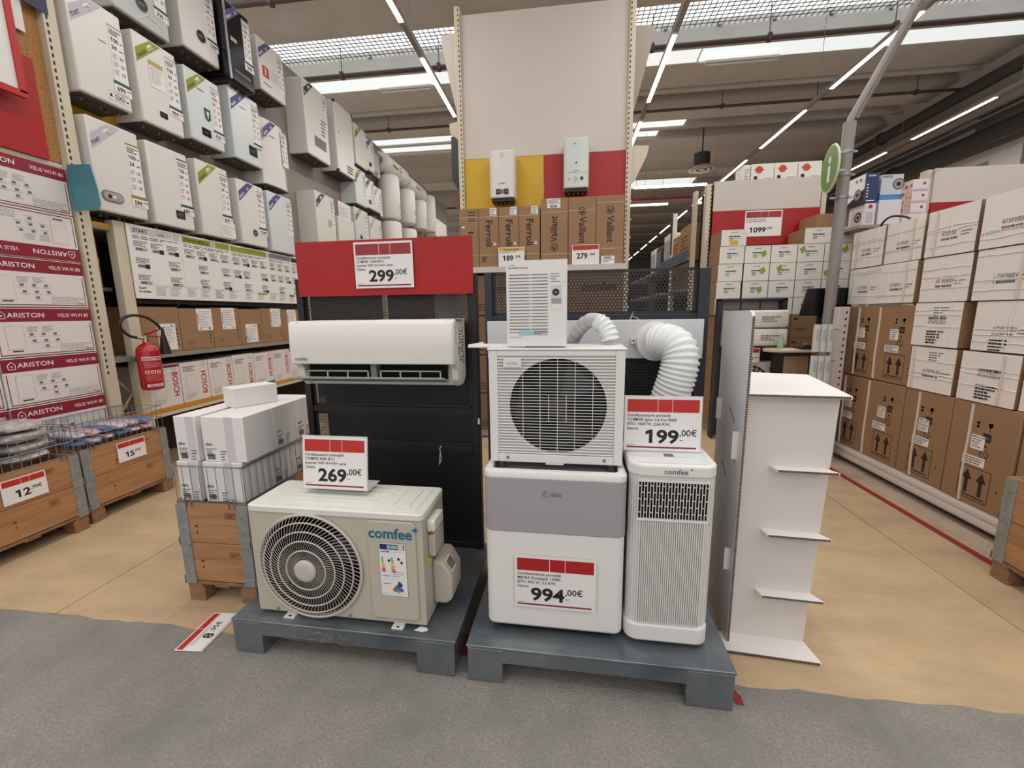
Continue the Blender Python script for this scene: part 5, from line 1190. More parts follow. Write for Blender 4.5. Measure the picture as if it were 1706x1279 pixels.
# two gas water heaters on the boards
def gheater(label, x, z, w, h, d, body, pr):
    t = thing('gas_heater', label, 'water heater', (x, 5.096 - d, z), 0, 'gas water heaters on the coloured boards')
    b = MB(); b.rbox(0, w, 0, d, 0, h, [.01, .01, .05, .05], body); b.build('casing', t, bevel=.012, seg=3)
    b = MB(); b.box(.02, w - .02, .03, d - .02, -.03, .002, BUND)
    for i in range(4): b.cyl((.06 + .05*i, .1, -.05), (.06 + .05*i, .1, 0), .014, mat('brass', (120, 104, 80), .4, .6), 8)
    b.build('underside', t); b = MB(); pr(b, w, h); b.build('control_panel', t); return t
def pr1(b, w, h):
    for x in (.075, .165): b.rbox(x, x + .048, -.006, 0, .035, .09, .006, INK, 'y'); b.disc((x + .024, -.0065, .062), .015, INKG, 'y', 14)
    b.rbox(.128, .158, -.004, 0, .04, .085, .004, INKG, 'y'); b.text('COSMO', w*.5, .14, .022, INKG, -.001, .02, 'C'); b.disc((w*.5, -.001, h - .05), .022, INKL, 'y', 16, r2=.016)
def pr2(b, w, h):
    b.lines(.03, w - .03, .155, 1, .01, .004, INKG, -.001); b.text('Vaillant', w*.5, .165, .02, INKG, -.001, .015, 'C'); b.disc((.128, -.004, .09), .022, INKL, 'y', 18, r2=.015); b.disc((.195, -.004, .092), .018, mat('dial dark', (36, 44, 44), .2), 'y', 18); b.disc((.06, -.004, .09), .012, INKL, 'y', 12); b.disc((.135, -.002, .25), .01, INK, 'y', 12)
    b.prism([(.11, h - .05), (.118, h - .075), (.126, h - .05)], 'y', -.001, 0, INKG)
    b.quad(.035, .04, .27, h - .06, -.001, PAPER); b.quad(.16, .166, .3, h - .1, -.001, PAPER)
gheater('white gas water heater with two black knobs on the yellow board', -.85, 2.72, .282, .485, .22, BW1, pr1)
gheater('pale green gas water heater with one dark dial on the red board', -.035, 2.785, .272, .50, .22, mat('heater mint', (204, 214, 206), .3), pr2)
# brown cartons with names
fx = [(-1.185, -.970), (-.965, -.745), (-.740, -.520), (-.515, -.288)]; vx = [(-.277, .016), (.022, .312), (.316, .606)]
fl = ['plain brown carton at the left end of the shelf row', 'brown carton with a vertical name, second from the left on the shelf', 'brown carton with a vertical name behind the 189 card, third from the left', 'brown carton with a vertical name just left of the taller cartons']
FK = mat('carton black print', (44, 34, 30), .7); STR = mat('carton strap', (196, 170, 134), .5)
for i, (x0, x1) in enumerate(fx):
    w = x1 - x0; o = tag(MB().box(0, w, 0, .25, 0, .632, CARD).build('tall_carton', bevel=.003), fl[i], 'carton', 'tall brown cartons on the rack end shelf'); o.location = (x0, 4.80, 1.967)
    b = MB(); r = random.Random(i)
    if i: 
        b.text('Ferroli', 0, 0, .105, FK, 0, .02, o=(w*.36, -.001, .50), u=(0, 0, -1), w=(1, 0, 0)); b.quad(w - .095, w - .02, .55, .63, -.001, PAPER); b.lines(w - .09, w - .03, .62, 4, .018, .008, INKG, -.0015, r); b.quad(w - .06, w - .03, .235, .262, -.001, PAPER); b.quad(w - .052, w - .038, .243, .254, -.0015, REDP)
    else: b.lines(.1, .19, .6, 4, .03, .012, FK, -.001, r); b.quad(.03, .06, .43, .45, -.001, PAPER); b.quad(.1, .16, .37, .39, -.001, FK)
    b.quad(0, w, .535, .541, -.0012, STR); b.quad(0, w, .13, .136, -.0012, STR); b.quad(.03, .08, .06, .12, -.001, CARD_D); b.lines(.03, .08, .11, 3, .02, .008, FK, -.0015, r)
    b.build('lettering', o)
vl = ['taller brown carton with an upward name and white label, first of three', 'taller brown carton with a downward name behind the 279 card', 'taller brown carton with a downward name at the right end of the shelf']
for i, (x0, x1) in enumerate(vx):
    w = x1 - x0; o = tag(MB().box(0, w, 0, .28, 0, .70, CARD).build('tall_carton', bevel=.003), vl[i], 'carton', 'tall brown cartons on the rack end shelf'); o.location = (x0, 4.795, 1.967)
    b = MB(); r = random.Random(20 + i)
    if i == 0: b.text('Vaillant', 0, 0, .105, FK, 0, .016, o=(w*.60, -.001, .245), u=(0, 0, 1), w=(-1, 0, 0), sx=.88); c = (w*.5, -.001, .19); b.quad(.07, .21, .60, .695, -.001, PAPER); b.lines(.08, .2, .685, 3, .016, .008, INKG, -.0015, r); b.barcode(.1, .18, .605, .63, INK, -.0015, r)
    else:
        zt = .60; b.text('Vaillant', 0, 0, .105, FK, 0, .016, o=(w*.40, -.001, zt - .10), u=(0, 0, -1), w=(1, 0, 0), sx=.88); c = (w*.5, -.001, zt - .045)
        if i == 2: b.quad(.06, .20, .0, .085, -.001, PAPER); b.barcode(.09, .17, .055, .078, INK, -.0015, r); b.lines(.075, .19, .045, 2, .016, .007, INKG, -.0015, r)
    b.disc(c, .042, FK, 'y', 22, r2=.035); b.tube([(c[0] - .018, -.002, c[2] - .01), (c[0] - .02, -.002, c[2] + .02), (c[0], -.002, c[2] - .015), (c[0] + .02, -.002, c[2] + .02), (c[0] + .018, -.002, c[2] - .01)], .004, FK, 4); b.disc((c[0], -.0012, c[2] - .015), .012, FK, 'y', 10)
    zs = (.555, .56, .63)[i]; b.quad(0, w, zs, zs + .006, -.0012, STR); b.quad(0, w, .12 if i < 2 else .16, .126 if i < 2 else .166, -.0012, STR)
    b.build('lettering', o)
for (x, pr_, lab, yl) in ((-.745, '189', 'small shelf card with a yellow band reading 189 in front of the narrow cartons', True), (.062, '279', 'small shelf card with a red band reading 279 in front of the taller cartons', False)):
    t = thing('shelf_price_card', lab, 'sign', (x, 4.765, 1.967), 0, 'shelf price cards')
    b = MB(); b.box(0, .29, .0, .002, 0, .205, PAPER); b.box(0, .29, .002, .025, 0, .002, PAPER); b.build('card', t)
    b = MB(); bc = mat('card band yellow', (216, 172, 66), .5) if yl else REDP
    b.quad(.006, .284, .165 if yl else .155, .2, -.001, bc)
    if yl: b.text('PREZZO FISSO', .145, .168, .026, INK, -.0015, .02, 'C')
    b.lines(.01, .2, .154, 1, .014, .006, INKG if yl else REDP, -.001); b.text(pr_, .05, .062, .078, INK, -.001, .03); b.text(',00\u20ac', .185, .092, .034, INK, -.001, .015); b.build('lettering', t)
n = 0
for j in range(4):
    for i in range(3):
        w = .60; o = tag(MB().box(0, w, 0, .26, 0, .44, CARD_D).build('brown_carton', bevel=.003), 'brown carton below the rack end shelf, %s from the floor, %s' % (ORD[j], ('behind the wall unit stand', 'behind the data sheet', 'behind the large-holed stand')[i]), 'carton', 'brown cartons under the rack end shelf')  # darker brown here paints in the shade under the shelf
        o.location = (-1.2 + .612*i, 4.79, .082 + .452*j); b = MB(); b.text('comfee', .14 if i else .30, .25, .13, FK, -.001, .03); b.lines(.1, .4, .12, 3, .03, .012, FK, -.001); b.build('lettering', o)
# ================================================================== aisle rack right of the rack end
rk = thing('aisle_rack', 'grey shelving down the aisle between the rack end and the white boxes', 'rack', (0, 0, 0))
b = MB(); b.box(1.60, 1.66, 6.9, 7.0, 0, 2.9, PAPER); b.box(1.585, 1.60, 6.93, 6.97, 2.3, 2.9, BLACK); b.build('upright', rk)
b = MB(); b.box(1.60, 2.2, 6.02, 11, 2.12, 2.16, RSHELF); b.build('shelf', rk); b = MB(); b.box(1.60, 2.2, 6.02, 11, 1.72, 1.76, RSHELF); b.build('shelf', rk); b = MB(); b.box(2.2, 2.22, 6.02, 12, 0, 2.2, MATS['dark brown back']); b.build('back_panel', rk)
b = MB(); b.box(1.59, 1.60, 6.02, 8.0, 2.11, 2.26, mat('blue grey price rail', (104, 112, 120), .4, .3)); b.build('price_rail', rk)
for k in range(3): 
    b = MB(); b.box(1.588, 1.59, 6.1 + .55*k, 6.5 + .55*k, 2.13, 2.24, mat('rail print', (70, 90, 110), .5)); b.build('price_strip', rk)
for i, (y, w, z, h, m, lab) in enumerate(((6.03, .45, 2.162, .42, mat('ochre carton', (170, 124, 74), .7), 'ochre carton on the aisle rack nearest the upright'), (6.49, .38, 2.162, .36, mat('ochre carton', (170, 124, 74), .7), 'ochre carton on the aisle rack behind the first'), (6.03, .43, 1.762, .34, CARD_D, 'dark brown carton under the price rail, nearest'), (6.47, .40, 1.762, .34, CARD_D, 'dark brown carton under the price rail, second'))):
    o = tag(MB().box(0, w, 0, .4, 0, h, m).build('brown_carton', bevel=.004), lab, 'carton'); o.location = (1.61, y + w, z); o.rotation_euler = (0, 0, R90)
    MBp = MB(); MBp.lines(.05, w - .05, h*.7, 4, .05, .018, FK, -.001); MBp.build('lettering', o)
for i, (x, y, w, h, m, lab) in enumerate(((1.62, 7.1, .3, .5, WHITE, 'white unit on the aisle rack just past the upright'), (1.62, 7.7, .3, .4, mat('dark unit', (44, 44, 42), .5), 'dark unit on the aisle rack past the white one'), (1.62, 8.2, .5, .42, WHITE, 'white framed unit at the far end of the aisle rack'))):
    t = thing('display_unit', lab, 'appliance', (x, y + .45, 2.162), R90); b = MB(); b.box(0, .45, 0, w, 0, h, m); b.build('casing', t, bevel=.02); b = MB(); b.box(.05, .40, -.006, 0, h*.1, h*.8, INKL if m is WHITE else INKG); b.build('front_plate', t)
# ================================================================== rack end with the white header and the stacked white cartons
rk = thing('rack_end', 'rack end with beige and red header above the stacked white cartons', 'rack', (0, 0, 0))
for x in (1.66, 2.93):
    b = MB(); b.box(x, x + .055, 5.56, 5.66, 0, 2.935, CREAM); b.build('upright', rk)
b = MB(); z = 1.9
while z < 2.9: b.box(1.705, 1.714, 5.5588, 5.56, z, z + .022, SLOT); z += .045
b.build('slot_row', rk, kind='stuff')
b = MB(); b.box(1.62, 1.66, 5.9, 6.0, 0, 2.95, CREAM); b.build('upright', rk)
b = MB(); b.box(1.735, 2.91, 5.54, 5.56, 2.62, 2.955, BEIGE); b.build('header_board', rk, 'plain beige header board')
b = MB(); b.box(1.735, 2.91, 5.535, 5.558, 2.22, 2.617, mat('deep red', (160, 14, 20), .45)); b.build('header_board', rk, 'plain red header board')
b = MB(); b.box(1.72, 2.93, 5.57, 5.97, 2.925, 2.945, RSHELF); b.box(1.715, 2.92, 5.14, 5.55, .0, .09, RSHELF); b.build('shelf', rk)
b = MB(); b.box(1.72, 2.93, 5.93, 5.96, 0, 2.9, MATS['dark brown back']); b.build('back_panel', rk)
hung_sign('price sign reading 1099,00 on the red header above the white cartons', (2.098, 5.53, 2.315), 0, .412, .292, ['Condizionatore dualsplit', 'inverter 9000+9000 BTU'], '1099', name='price_sign', px=.14, ps=.27, pz=.16, rule=False, band=MATS['sign band maroon'])
CW = mat('cream carton', (226, 221, 213), .55); GST = mat('green sticker', (134, 160, 48), .5)
cols = [(1.715, 1.975), (1.982, 2.248), (2.256, 2.522), (2.530, 2.795), (2.802, 3.068)]; rows = [(1.40, 1.585), (1.59, 1.773), (1.778, 1.966), (1.971, 2.158)]
cw = ['nearest the aisle', 'second from the aisle', 'third from the aisle', 'fourth from the aisle', 'fifth from the aisle']; rw = ['lowest white row', 'second white row from below', 'third white row from below', 'top full white row']
green = {(3, 1): (.19, .10), (3, 3): (.04, .13), (3, 4): (.2, .12), (2, 1): (.19, .11), (2, 2): (.09, .13), (2, 4): (.03, .07), (1, 1): (.17, .09)}
def pbox(x0, x1, z0, z1, lab, m=CW, gs=None, pr=True, y=5.15, text=None):
    w, h = x1 - x0, z1 - z0; o = bpy.data.objects.new('white_carton' if m is CW else 'brown_carton', None)
    b = MB(); b.quad(0, w, 0, h, 0, m); b.poly([(0, .36, 0), (w, .36, 0), (w, .36, h), (0, .36, h)], CARD); b.poly([(0, 0, h), (w, 0, h), (w, .36, h), (0, .36, h)], CARD); b.poly([(0, 0, 0), (w, 0, 0), (w, .36, 0), (0, .36, 0)], CARD)
    for x in (0, w): b.poly([(x, 0, 0), (x, .36, 0), (x, .36, h), (x, 0, h)], CARD)
    o = tag(b.build('white_carton' if m is CW else 'brown_carton', bevel=.003), lab, 'carton', 'stacked white and brown air conditioner cartons'); o.location = (x0, y, z0)
    b = MB(); r = random.Random(int(x0*99 + z0*999)); e = -.001
    if pr: b.lines(w*.3, w*.75, h*.62, 1, .01, .014, INK, e, r); b.lines(w*.32, w*.5, h*.48, 2, .02, .012, INKG, e, r); b.lines(w*.56, w*.8, h*.46, 1, .02, .007, INKL, e, r); b.quad(w*.36, w*.64, h*.80, h*.86, e, INKL); b.quad(0, w, h*.93, h*.94, e, mat('tape line', (206, 196, 186), .4))
    if text: b.text(text, w*.1, h*.35, .035, FK, e, .02); b.quad(w*.08, w*.25, h*.78, h*.86, e, FK)
    if gs: gx, gz = gs; b.poly([(gx, e - .0006, gz - .045), (gx + .04, e - .0006, gz - .01), (gx + .02, e - .0006, gz + .04), (gx - .025, e - .0006, gz + .01)], GST)
    b.build('lettering', o); return o
for j, (z0, z1) in enumerate(rows):
    for i, (x0, x1) in enumerate(cols):
        dx = (-.02 + .006*j) if i == 0 else 0
        pbox(x0 + dx, x1 + dx, z0, z1, 'white carton in the %s, %s%s' % (rw[j], cw[i], ', green sticker' if (j, i) in green else ''), gs=green.get((j, i)))
o = pbox(1.72, 1.985, 2.163, 2.335, 'white carton with a yellow label alone on top at the aisle end'); b = MB(); b.quad(.09, .18, .012, .06, -.0015, mat('yellow label', (206, 178, 60), .5)); b.build('label', o)
pbox(2.585, 2.85, 2.163, 2.325, 'white carton on top row, left of the pole'); pbox(2.86, 3.09, 2.163, 2.32, 'white carton on top row, right of the pole')
for j in range(5):
    for i, (x0, x1) in enumerate(cols):
        if j < 4 and i > 2 and j < 2: pass
        pbox(x0, x1, .093 + .261*j, .093 + .261*j + .256, 'brown carton under the white ones, %s from the floor, %s' % (ORD[j], cw[i]), m=CARD, pr=False, text='Panasonic' if j > 2 else None)
for i in range(3):
    x0 = 2.165 + .258*i; t = tag(MB().box(0, .25, 0, .25, 0, .20, CW).build('white_carton', bevel=.003), 'white carton with a red round mark above the beige header, ' + ('left one', 'middle one', 'right one')[i], 'carton', 'cartons on top of the header'); t.location = (x0, 5.62, 2.947)
    b = MB(); b.disc((.085, -.001, .135), .042, mat('orange red mark', (200, 70, 50), .5), 'y', 18); b.quad(.03, .14, .13, .14, -.0015, REDP); b.quad(.03, .07, .02, .065, -.001, INK); b.lines(.14, .23, .04, 2, .014, .006, INKG, -.001); b.build('lettering', t)
t = tag(MB().box(0, .07, 0, .25, 0, .2, CW).build('white_carton'), 'white carton end at the left edge above the beige header', 'carton', 'cartons on top of the header'); t.location = (2.085, 5.64, 2.947)
b = MB(); b.lines(.01, .06, .15, 5, .025, .01, INKG, -.001); b.build('lettering', t)
# air conditioner display board in front of it
t = thing('display_board', 'dark display board with two white wall units and an outdoor unit, behind the cardboard tower', 'display', (1.66, 4.93, .0))
b = MB(); b.box(0, .70, .05, .08, 0.02, 1.575, mat('board dark', (40, 36, 44), .5)); b.box(.66, .70, -.02, .06, 0, 1.575, mat('board violet', (52, 44, 64), .4)); b.box(0, .03, -.02, .06, 0, 1.575, MATS['board dark']); b.box(0, .70, -.02, .05, 1.555, 1.575, MATS['board dark']); b.build('board', t)
b = MB()
for x in (.15, .35, .55): b.quad(x - .09, x + .09, 1.46, 1.55, .045, mat('grey print', (112, 102, 100), .6))
b.build('panel_print', t)
for z, lab in ((1.255, 'upper'), (1.06, 'lower')):
    b = MB(); b.prism([(-.18, .02), (-.2, .06), (-.19, .185), (-.16, .195), (.05, .195), (.05, 0), (-.1, 0)], 'x', .05, .64, IW); o = b.build('wall_unit', t, 'white wall unit', bevel=.006); o.location = (0, 0, z)
    b = MB(); b.lines(.38, .56, .13, 3, .022, .012, INKG, -.2); b.build('unit_print', t).location = (0, 0, z)
b = MB(); b.box(.1, .68, -.12, .05, .35, .895, IW); b.build('outdoor_unit_body', t, bevel=.01)
b = MB(); b.disc((.33, -.122, .66), .21, mat('outlet grey', (60, 52, 48), .6), 'y', 32)
for k in range(5): b.tube([(.33 + (.05 + .04*k)*math.cos(q), -.126, .66 + (.05 + .04*k)*math.sin(q)) for q in [2*PI*i/28 for i in range(28)]], .004, IW, 5, closed=True)
for k in range(24): q = 2*PI*k/24; b.tube([(.33 + .03*math.cos(q), -.127, .66 + .03*math.sin(q)), (.33 + .21*math.cos(q + .4), -.127, .66 + .21*math.sin(q + .4))], .003, IW, 4)
b.build('fan_guard', t); b = MB(); b.text('Panasonic', .53, .80, .045, mat('brand blue', (52, 50, 90), .5), -.1215, .02, sx=.8); b.build('lettering', t)
t = thing('price_sign', 'small red banded price card between the lower wall unit and the outdoor unit', 'sign', (1.955, 4.78, .897), 0, 'red banded price signs'); b = MB(); b.box(0, .11, 0, .002, 0, .155, PAPER); b.box(0, .11, .002, .03, 0, .002, PAPER); b.build('card', t); b = MB(); b.quad(.006, .104, .105, .145, -.001, REDP); b.text('99', .012, .03, .04, mat('price green', (30, 90, 60), .5), -.001, .03); b.quad(.06, .1, .05, .056, -.001, INK); b.build('lettering', t)
# counter with monitor
t = thing('counter', 'pale topped standing counter with a wood panel, left of the white rack post', 'counter', (1.995, 4.42, 0))
b = MB(); b.prism([(0, .13), (.03, .05), (.12, 0), (.42, 0), (.42, .3), (.12, .3), (.03, .22)], 'z', 1.035, 1.06, mat('counter top', (196, 176, 158), .4)); b.build('top', t, bevel=.004)
b = MB(); b.box(.17, .40, .06, .08, 0, 1.0, mat('counter wood', (146, 116, 88), .6, noise=.12, nscale=6, stretch=(6, 1, .6))); b.build('front_panel', t); b = MB(); b.box(.15, .41, .04, .28, 1.0, 1.035, BLACK); b.box(.15, .17, .06, .28, 0, 1.0, BLACK); b.box(.40, .41, .06, .28, 0, 1.0, BLACK); b.build('frame', t)
t = thing('monitor', 'black flat monitor behind the grey pole', 'monitor', (2.275, 4.44, 1.40)); b = MB(); b.prism([(-.02, -.01), (.42, -.01), (.44, .25), (.03, .25)], 'y', 0, .03, mat('monitor black', (14, 14, 16), .25)); b.build('screen', t, bevel=.004); b = MB(); b.box(.16, .20, .03, .06, -.34, .1, BLACK); b.box(.06, .24, .10, .24, -.339, -.325, BLACK); b.box(.16, .2, .03, .2, -.325, -.31, BLACK); b.build('stand', t)
t = thing('tape_dispenser', 'small black tape dispenser on the pale counter', 'dispenser', (2.31, 4.46, 1.0605)); b = MB(); b.prism([(0, 0), (.11, 0), (.12, .03), (.06, .05), (.0, .03)], 'y', 0, .05, BLACK); b.build('body', t, bevel=.005); b = MB(); b.cyl((.05, .01, .045), (.05, .04, .045), .02, INKG, 14); b.build('tape_roll', t)
o = tag(MB().box(0, .12, 0, .09, 0, .004, PAPER).build('paper_sheet'), 'loose white papers on the pale counter', 'paper'); o.location = (2.14, 4.43, 1.0605); o.rotation_euler = (0, 0, .2)
t = thing('spray_bottle', 'pale green bottle behind the tape dispenser on the counter', 'bottle', (2.18, 4.60, 1.0605)); b = MB(); b.lathe((0, 0, 0), [(.03, 0), (.032, .08), (.012, .13), (.012, .15)], mat('bottle green', (150, 180, 150), .3), 'z', 14); b.build('body', t, smooth=True); b = MB(); b.box(-.03, .012, -.01, .01, .15, .175, PAPER); b.build('trigger', t)
# white bundles and rack post
rk = thing('storage_rack', 'white rack with the arrow cartons and wrapped white cartons on the right', 'rack', (0, 0, 0))
PINKW = mat('rack white', (206, 194, 188), .5)
b = MB(); b.box(2.46, 2.55, 4.2, 4.28, 0, 1.47, PINKW); b.build('upright', rk, bevel=.003); b = MB(); z = .75
while z < 1.44: b.box(2.515, 2.53, 4.1988, 4.2, z, z + .02, SLOT); z += .06
b.build('slot_row', rk, kind='stuff')
for y, zt_ in ((4.52, 1.44), (1.7, 2.7)):
    b = MB(); b.box(2.68, 2.75, y, y + .08, 0, zt_, PINKW); b.build('upright', rk)
b = MB(); b.box(2.64, 2.68, 1.7, 4.6, .055, .165, mat('beam white', (214, 204, 198), .45)); b.box(2.632, 2.64, 1.7, 4.6, .07, .10, MATS['beam white']); b.box(2.632, 2.64, 1.7, 4.6, .125, .15, MATS['beam white']); b.build('base_beam', rk)
b = MB(); b.box(2.66, 3.6, 1.7, 4.6, .145, .163, RSHELF); b.box(3.5, 3.6, 1.7, 4.6, 0, .145, RSHELF); b.build('shelf', rk)
b = MB(); b.box(3.62, 3.65, 1.7, 4.7, 0, 2.2, MATS['dark brown back']); b.build('back_panel', rk)
for j in range(3):
    t = thing('filter_bundle', 'plastic wrapped bundle of white sleeves hanging beside the rack post, ' + ('lowest', 'middle', 'highest')[j], 'bundle', (2.225, 4.10, .505 + .283*j), 0, 'wrapped white bundles')
    for k in range(3):
        b = MB(); b.rbox(.055*k, .055*k + .052, 0, .05, 0, .245, .018, mat('sleeve white', (206, 208, 204), .3)); b.quad(.055*k + .01, .055*k + .04, .1, .2, -.0008, mat('sleeve print', (176, 182, 178), .5)); b.build('sleeve', t)
    b = MB(); b.cyl((.165, .025, .2), (.242, .094, .2), .004, STEEL, 6); b.build('hook', t)
# arrow cartons -------------------------------------------------------------------------
DCART = mat('kraft carton', (148, 115, 84), .7, noise=.04, nscale=4); STW = mat('white strap', (214, 196, 178), .35)
def arrow_carton(label, y1, z, w, h, straps, d=.45, seed=0, proud=0.0):
    o = tag(MB().box(0, w, 0, d, 0, h, DCART).build('arrow_carton', bevel=.005), label, 'carton', 'brown arrow cartons'); o.location = (2.655 - proud, y1, z); o.rotation_euler = (0, 0, R90)
    b = MB(); e = -.001; r = random.Random(seed); n = max(1, round(w/.43))
    for k in range(n):
        c = w*(k + .62)/n if n > 1 else w*.5
        x0, x1, z0, z1 = c - .105, c + .105, h*.06, h*.38
        for (a, q, p, s) in ((x0, x1, z0, z0 + .004), (x0, x1, z1 - .004, z1), (x0, x0 + .004, z0, z1), (x1 - .004, x1, z0, z1)): b.quad(a, q, p, s, e, FK)
        for dx in (-.048, .048):
            b.quad(c + dx - .012, c + dx + .012, z0 + .035, z1 - .08, e, FK); b.poly([(c + dx - .034, e, z1 - .085), (c + dx + .034, e, z1 - .085), (c + dx, e, z1 - .02)], FK)
        b.quad(c - .085, c + .085, z0 + .016, z0 + .024, e, FK)
        g = c + .015; zt = h*.80
        b.prism([(g - .06, zt + .02), (g - .03, zt + .02), (g - .045, zt + .002), (g - .03, zt - .016), (g - .06, zt - .016), (g - .045, zt + .002)], 'y', e, e, FK, caps=True); b.prism([(g + .02, zt + .025), (g + .05, zt + .025), (g + .046, zt + .002), (g + .037, zt - .004), (g + .037, zt - .02), (g + .045, zt - .022), (g + .025, zt - .022), (g + .033, zt - .02), (g + .033, zt - .004), (g + .024, zt + .002)], 'y', e, e, FK)
        b.quad(g - .005, g + .05, h*.655, h*.735, e, FK); b.tube([(g + .005, e - .001, h*.68), (g + .02, e - .001, h*.70), (g + .04, e - .001, h*.68)], .003, DCART, 4)
        b.poly([(g + .01, e, h*.60), (g + .034, e, h*.60), (g + .022, e, h*.63)], FK)
        b.disc((g + .02, e, h*.53), .030, FK, 'y', 20, r2=.025); b.poly([(g + .0, e, h*.53 + .018), (g + .003, e, h*.53 + .021), (g + .04, e, h*.53 - .018), (g + .037, e, h*.53 - .021)], FK)
        b.disc((c + .15, e, h*.22), .007, FK, 'y', 8)
    b.build('lettering', o)
    b = MB()
    for x in ((.13*1, .55) if n > 1 else (.1,)):
        x *= w/.87 if n > 1 else 1
        lz = h*.42; b.quad(x + .02, x + .17, h*.40, h*.49, e - .0004, PAPER); b.lines(x + .03, x + .16, h*.475, 3, .016, .009, INKG, e - .0008, r)
        b.quad(x + .06, x + .15, h*.56, h*.70, e - .0004, PAPER); b.lines(x + .068, x + .142, h*.685, 5, .016, .007, INKG, e - .0008, r); b.quad(x + .068, x + .09, h*.685, h*.69, e - .0009, REDP)
    b.build('shipping_label', o, 'white shipping label')
    for x in straps:
        b = MB(); b.tube([(x, -.003, h - .010), (x + .004, -.005, h*.7), (x - .002, -.005, h*.3), (x + .006, -.005, .02), (x + .008, -.004, .011)], .0085, STW, 6); b.build('strap', o, 'white plastic strap')
    return o
arrow_carton('brown arrow carton on the base beam, farther one beside the cardboard tower', 4.475, .166, .865, .672, (.16, .48), seed=1)
arrow_carton('brown arrow carton on the base beam, middle one with straps', 3.60, .166, .415, .672, (.14,), seed=2)
arrow_carton('brown arrow carton on the base beam, nearer one with torn tape', 3.17, .166, .44, .672, (.14,), seed=3, proud=.008)
arrow_carton('brown arrow carton behind the wooden crate at the right frame edge', 2.72, .166, .44, .672, (.3,), seed=6)
arrow_carton('brown arrow carton in the second layer beside the white wrapped ones', 4.405, .845, .795, .625, (.17, .43), seed=4)
# wrapped white cartons
WR = mat('wrapped white carton', (232, 226, 222), .35); FILM = mat('film ridge', (230, 224, 220), .2)
colsY = {1: (4.42, 4.03), 2: (4.02, 3.645), 3: (3.605, 3.215), 4: (3.175, 2.79), 5: (2.785, 2.40)}
rowsZ = {1: (.845, 1.165), 2: (1.175, 1.485), 3: (1.492, 1.808), 4: (1.815, 2.135)}
cn = {1: 'first from the pole end', 2: 'second from the pole end', 3: 'third from the pole end', 4: 'fourth from the pole end', 5: 'nearest the right frame edge'}; rn = {1: 'lowest white layer', 2: 'second white layer', 3: 'third white layer', 4: 'top layer'}
codes = {1: 'ATXF35E', 2: 'ATXF35E', 3: 'CTXF25E', 4: 'ATXF25E'}
for rI in (1, 2, 3, 4):
    for c in (1, 2, 3, 4, 5):
        if c < 3 and rI < 3: continue
        ya, yb = colsY[c]; z0, z1 = rowsZ[rI]
        if rI == 2 and c == 4: ya -= .042; yb -= .042
        if rI == 2 and c == 5: ya -= .045; yb -= .045
        if rI == 1: ya -= .012
        w, h = ya - yb, z1 - z0; r = random.Random(rI*10 + c); d = .78
        b = MB(); b.box(0, w, .004, d, 0, h, CARD); b.quad(0, w, 0, h, 0.0005, WR); b.box(0, w, .0006, .004, 0, h, WR)
        o = tag(b.build('wrapped_carton', bevel=.006), 'white wrapped air conditioner carton, %s, %s' % (rn[rI], cn[c]), 'carton', 'white wrapped cartons on the right rack'); o.location = (2.655 - .006*((rI + c) % 3), ya, z0); o.rotation_euler = (0, 0, R90)
        b = MB(); e = -.001; tx = w*.33
        code = 'ATXF25E' if c > 2 and rI == 4 and c == 3 else ('CTXF25E' if c < 3 else 'ATXF35E5V')
        if (rI, c) in ((2, 3), (1, 4)): b.barcode(tx, tx + .15, h*.62, h*.68, INK, e, r); b.text(code, tx, h*.52, .036, INKG, e, .01, sx=.8); b.lines(tx, tx + .14, h*.36, 5, .02, .012, INK, e, r)
        else:
            b.text(code, tx, h*.42, .036, INKG, e, .01, sx=.8); b.barcode(tx, tx + .13, h*.32, h*.37, INK, e, r); b.lines(tx + .15, min(w - .01, tx + .23), h*.46, 2, .02, .007, INKG, e, r)
        if (rI, c) in ((1, 5), (1, 3), (2, 3)): b.quad(w*.4, w*.78, h*.70, h*.94, e, PAPER); b.lines(w*.43, w*.74, h*.9, 4, .018, .009, INKG, e - .0005, r)
        if (rI, c) in ((2, 5), (2, 4)): b.lines(w*.3, w*.6, h*.24, 4, .02, .01, INK, e, r)
        b.build('lettering', o)
        b = MB()
        for k in range(3):
            z = h*r.uniform(.15, .9); p = [(w*q, -.0015, z + r.uniform(-.006, .006)) for q in np.linspace(0, 1, 6)]; b.tube(p, .0022, FILM, 4)
        for k in range(2):
            x = w*r.uniform(.08, .92); b.tube([(x, -.001, h), (x + r.uniform(-.01, .01), -.0015, h*.5), (x + r.uniform(-.01, .01), -.001, 0)], .003, FILM, 4)
        b.build('wrap_fold', o, 'clear wrapping film folds', kind='stuff')
        if r.random() < .5 or rI == 4:
            b = MB(); x = w*r.uniform(.1, .25) if c % 2 else w*.75; b.tube([(x, -.004, h - .010), (x + .003, -.005, h*.5), (x, -.004, .009)], .007, STW, 6); b.build('strap', o)
o = tag(MB().tube(smoothpath([(2.80, 4.35, 2.137), (2.78, 4.28, 2.20), (2.76, 4.15, 2.225), (2.76, 4.0, 2.19), (2.78, 3.93, 2.139)], 20), .009, BLACK, 8).build('black_cable', smooth=True), 'black bent cable lying on top of the wrapped white cartons', 'cable')
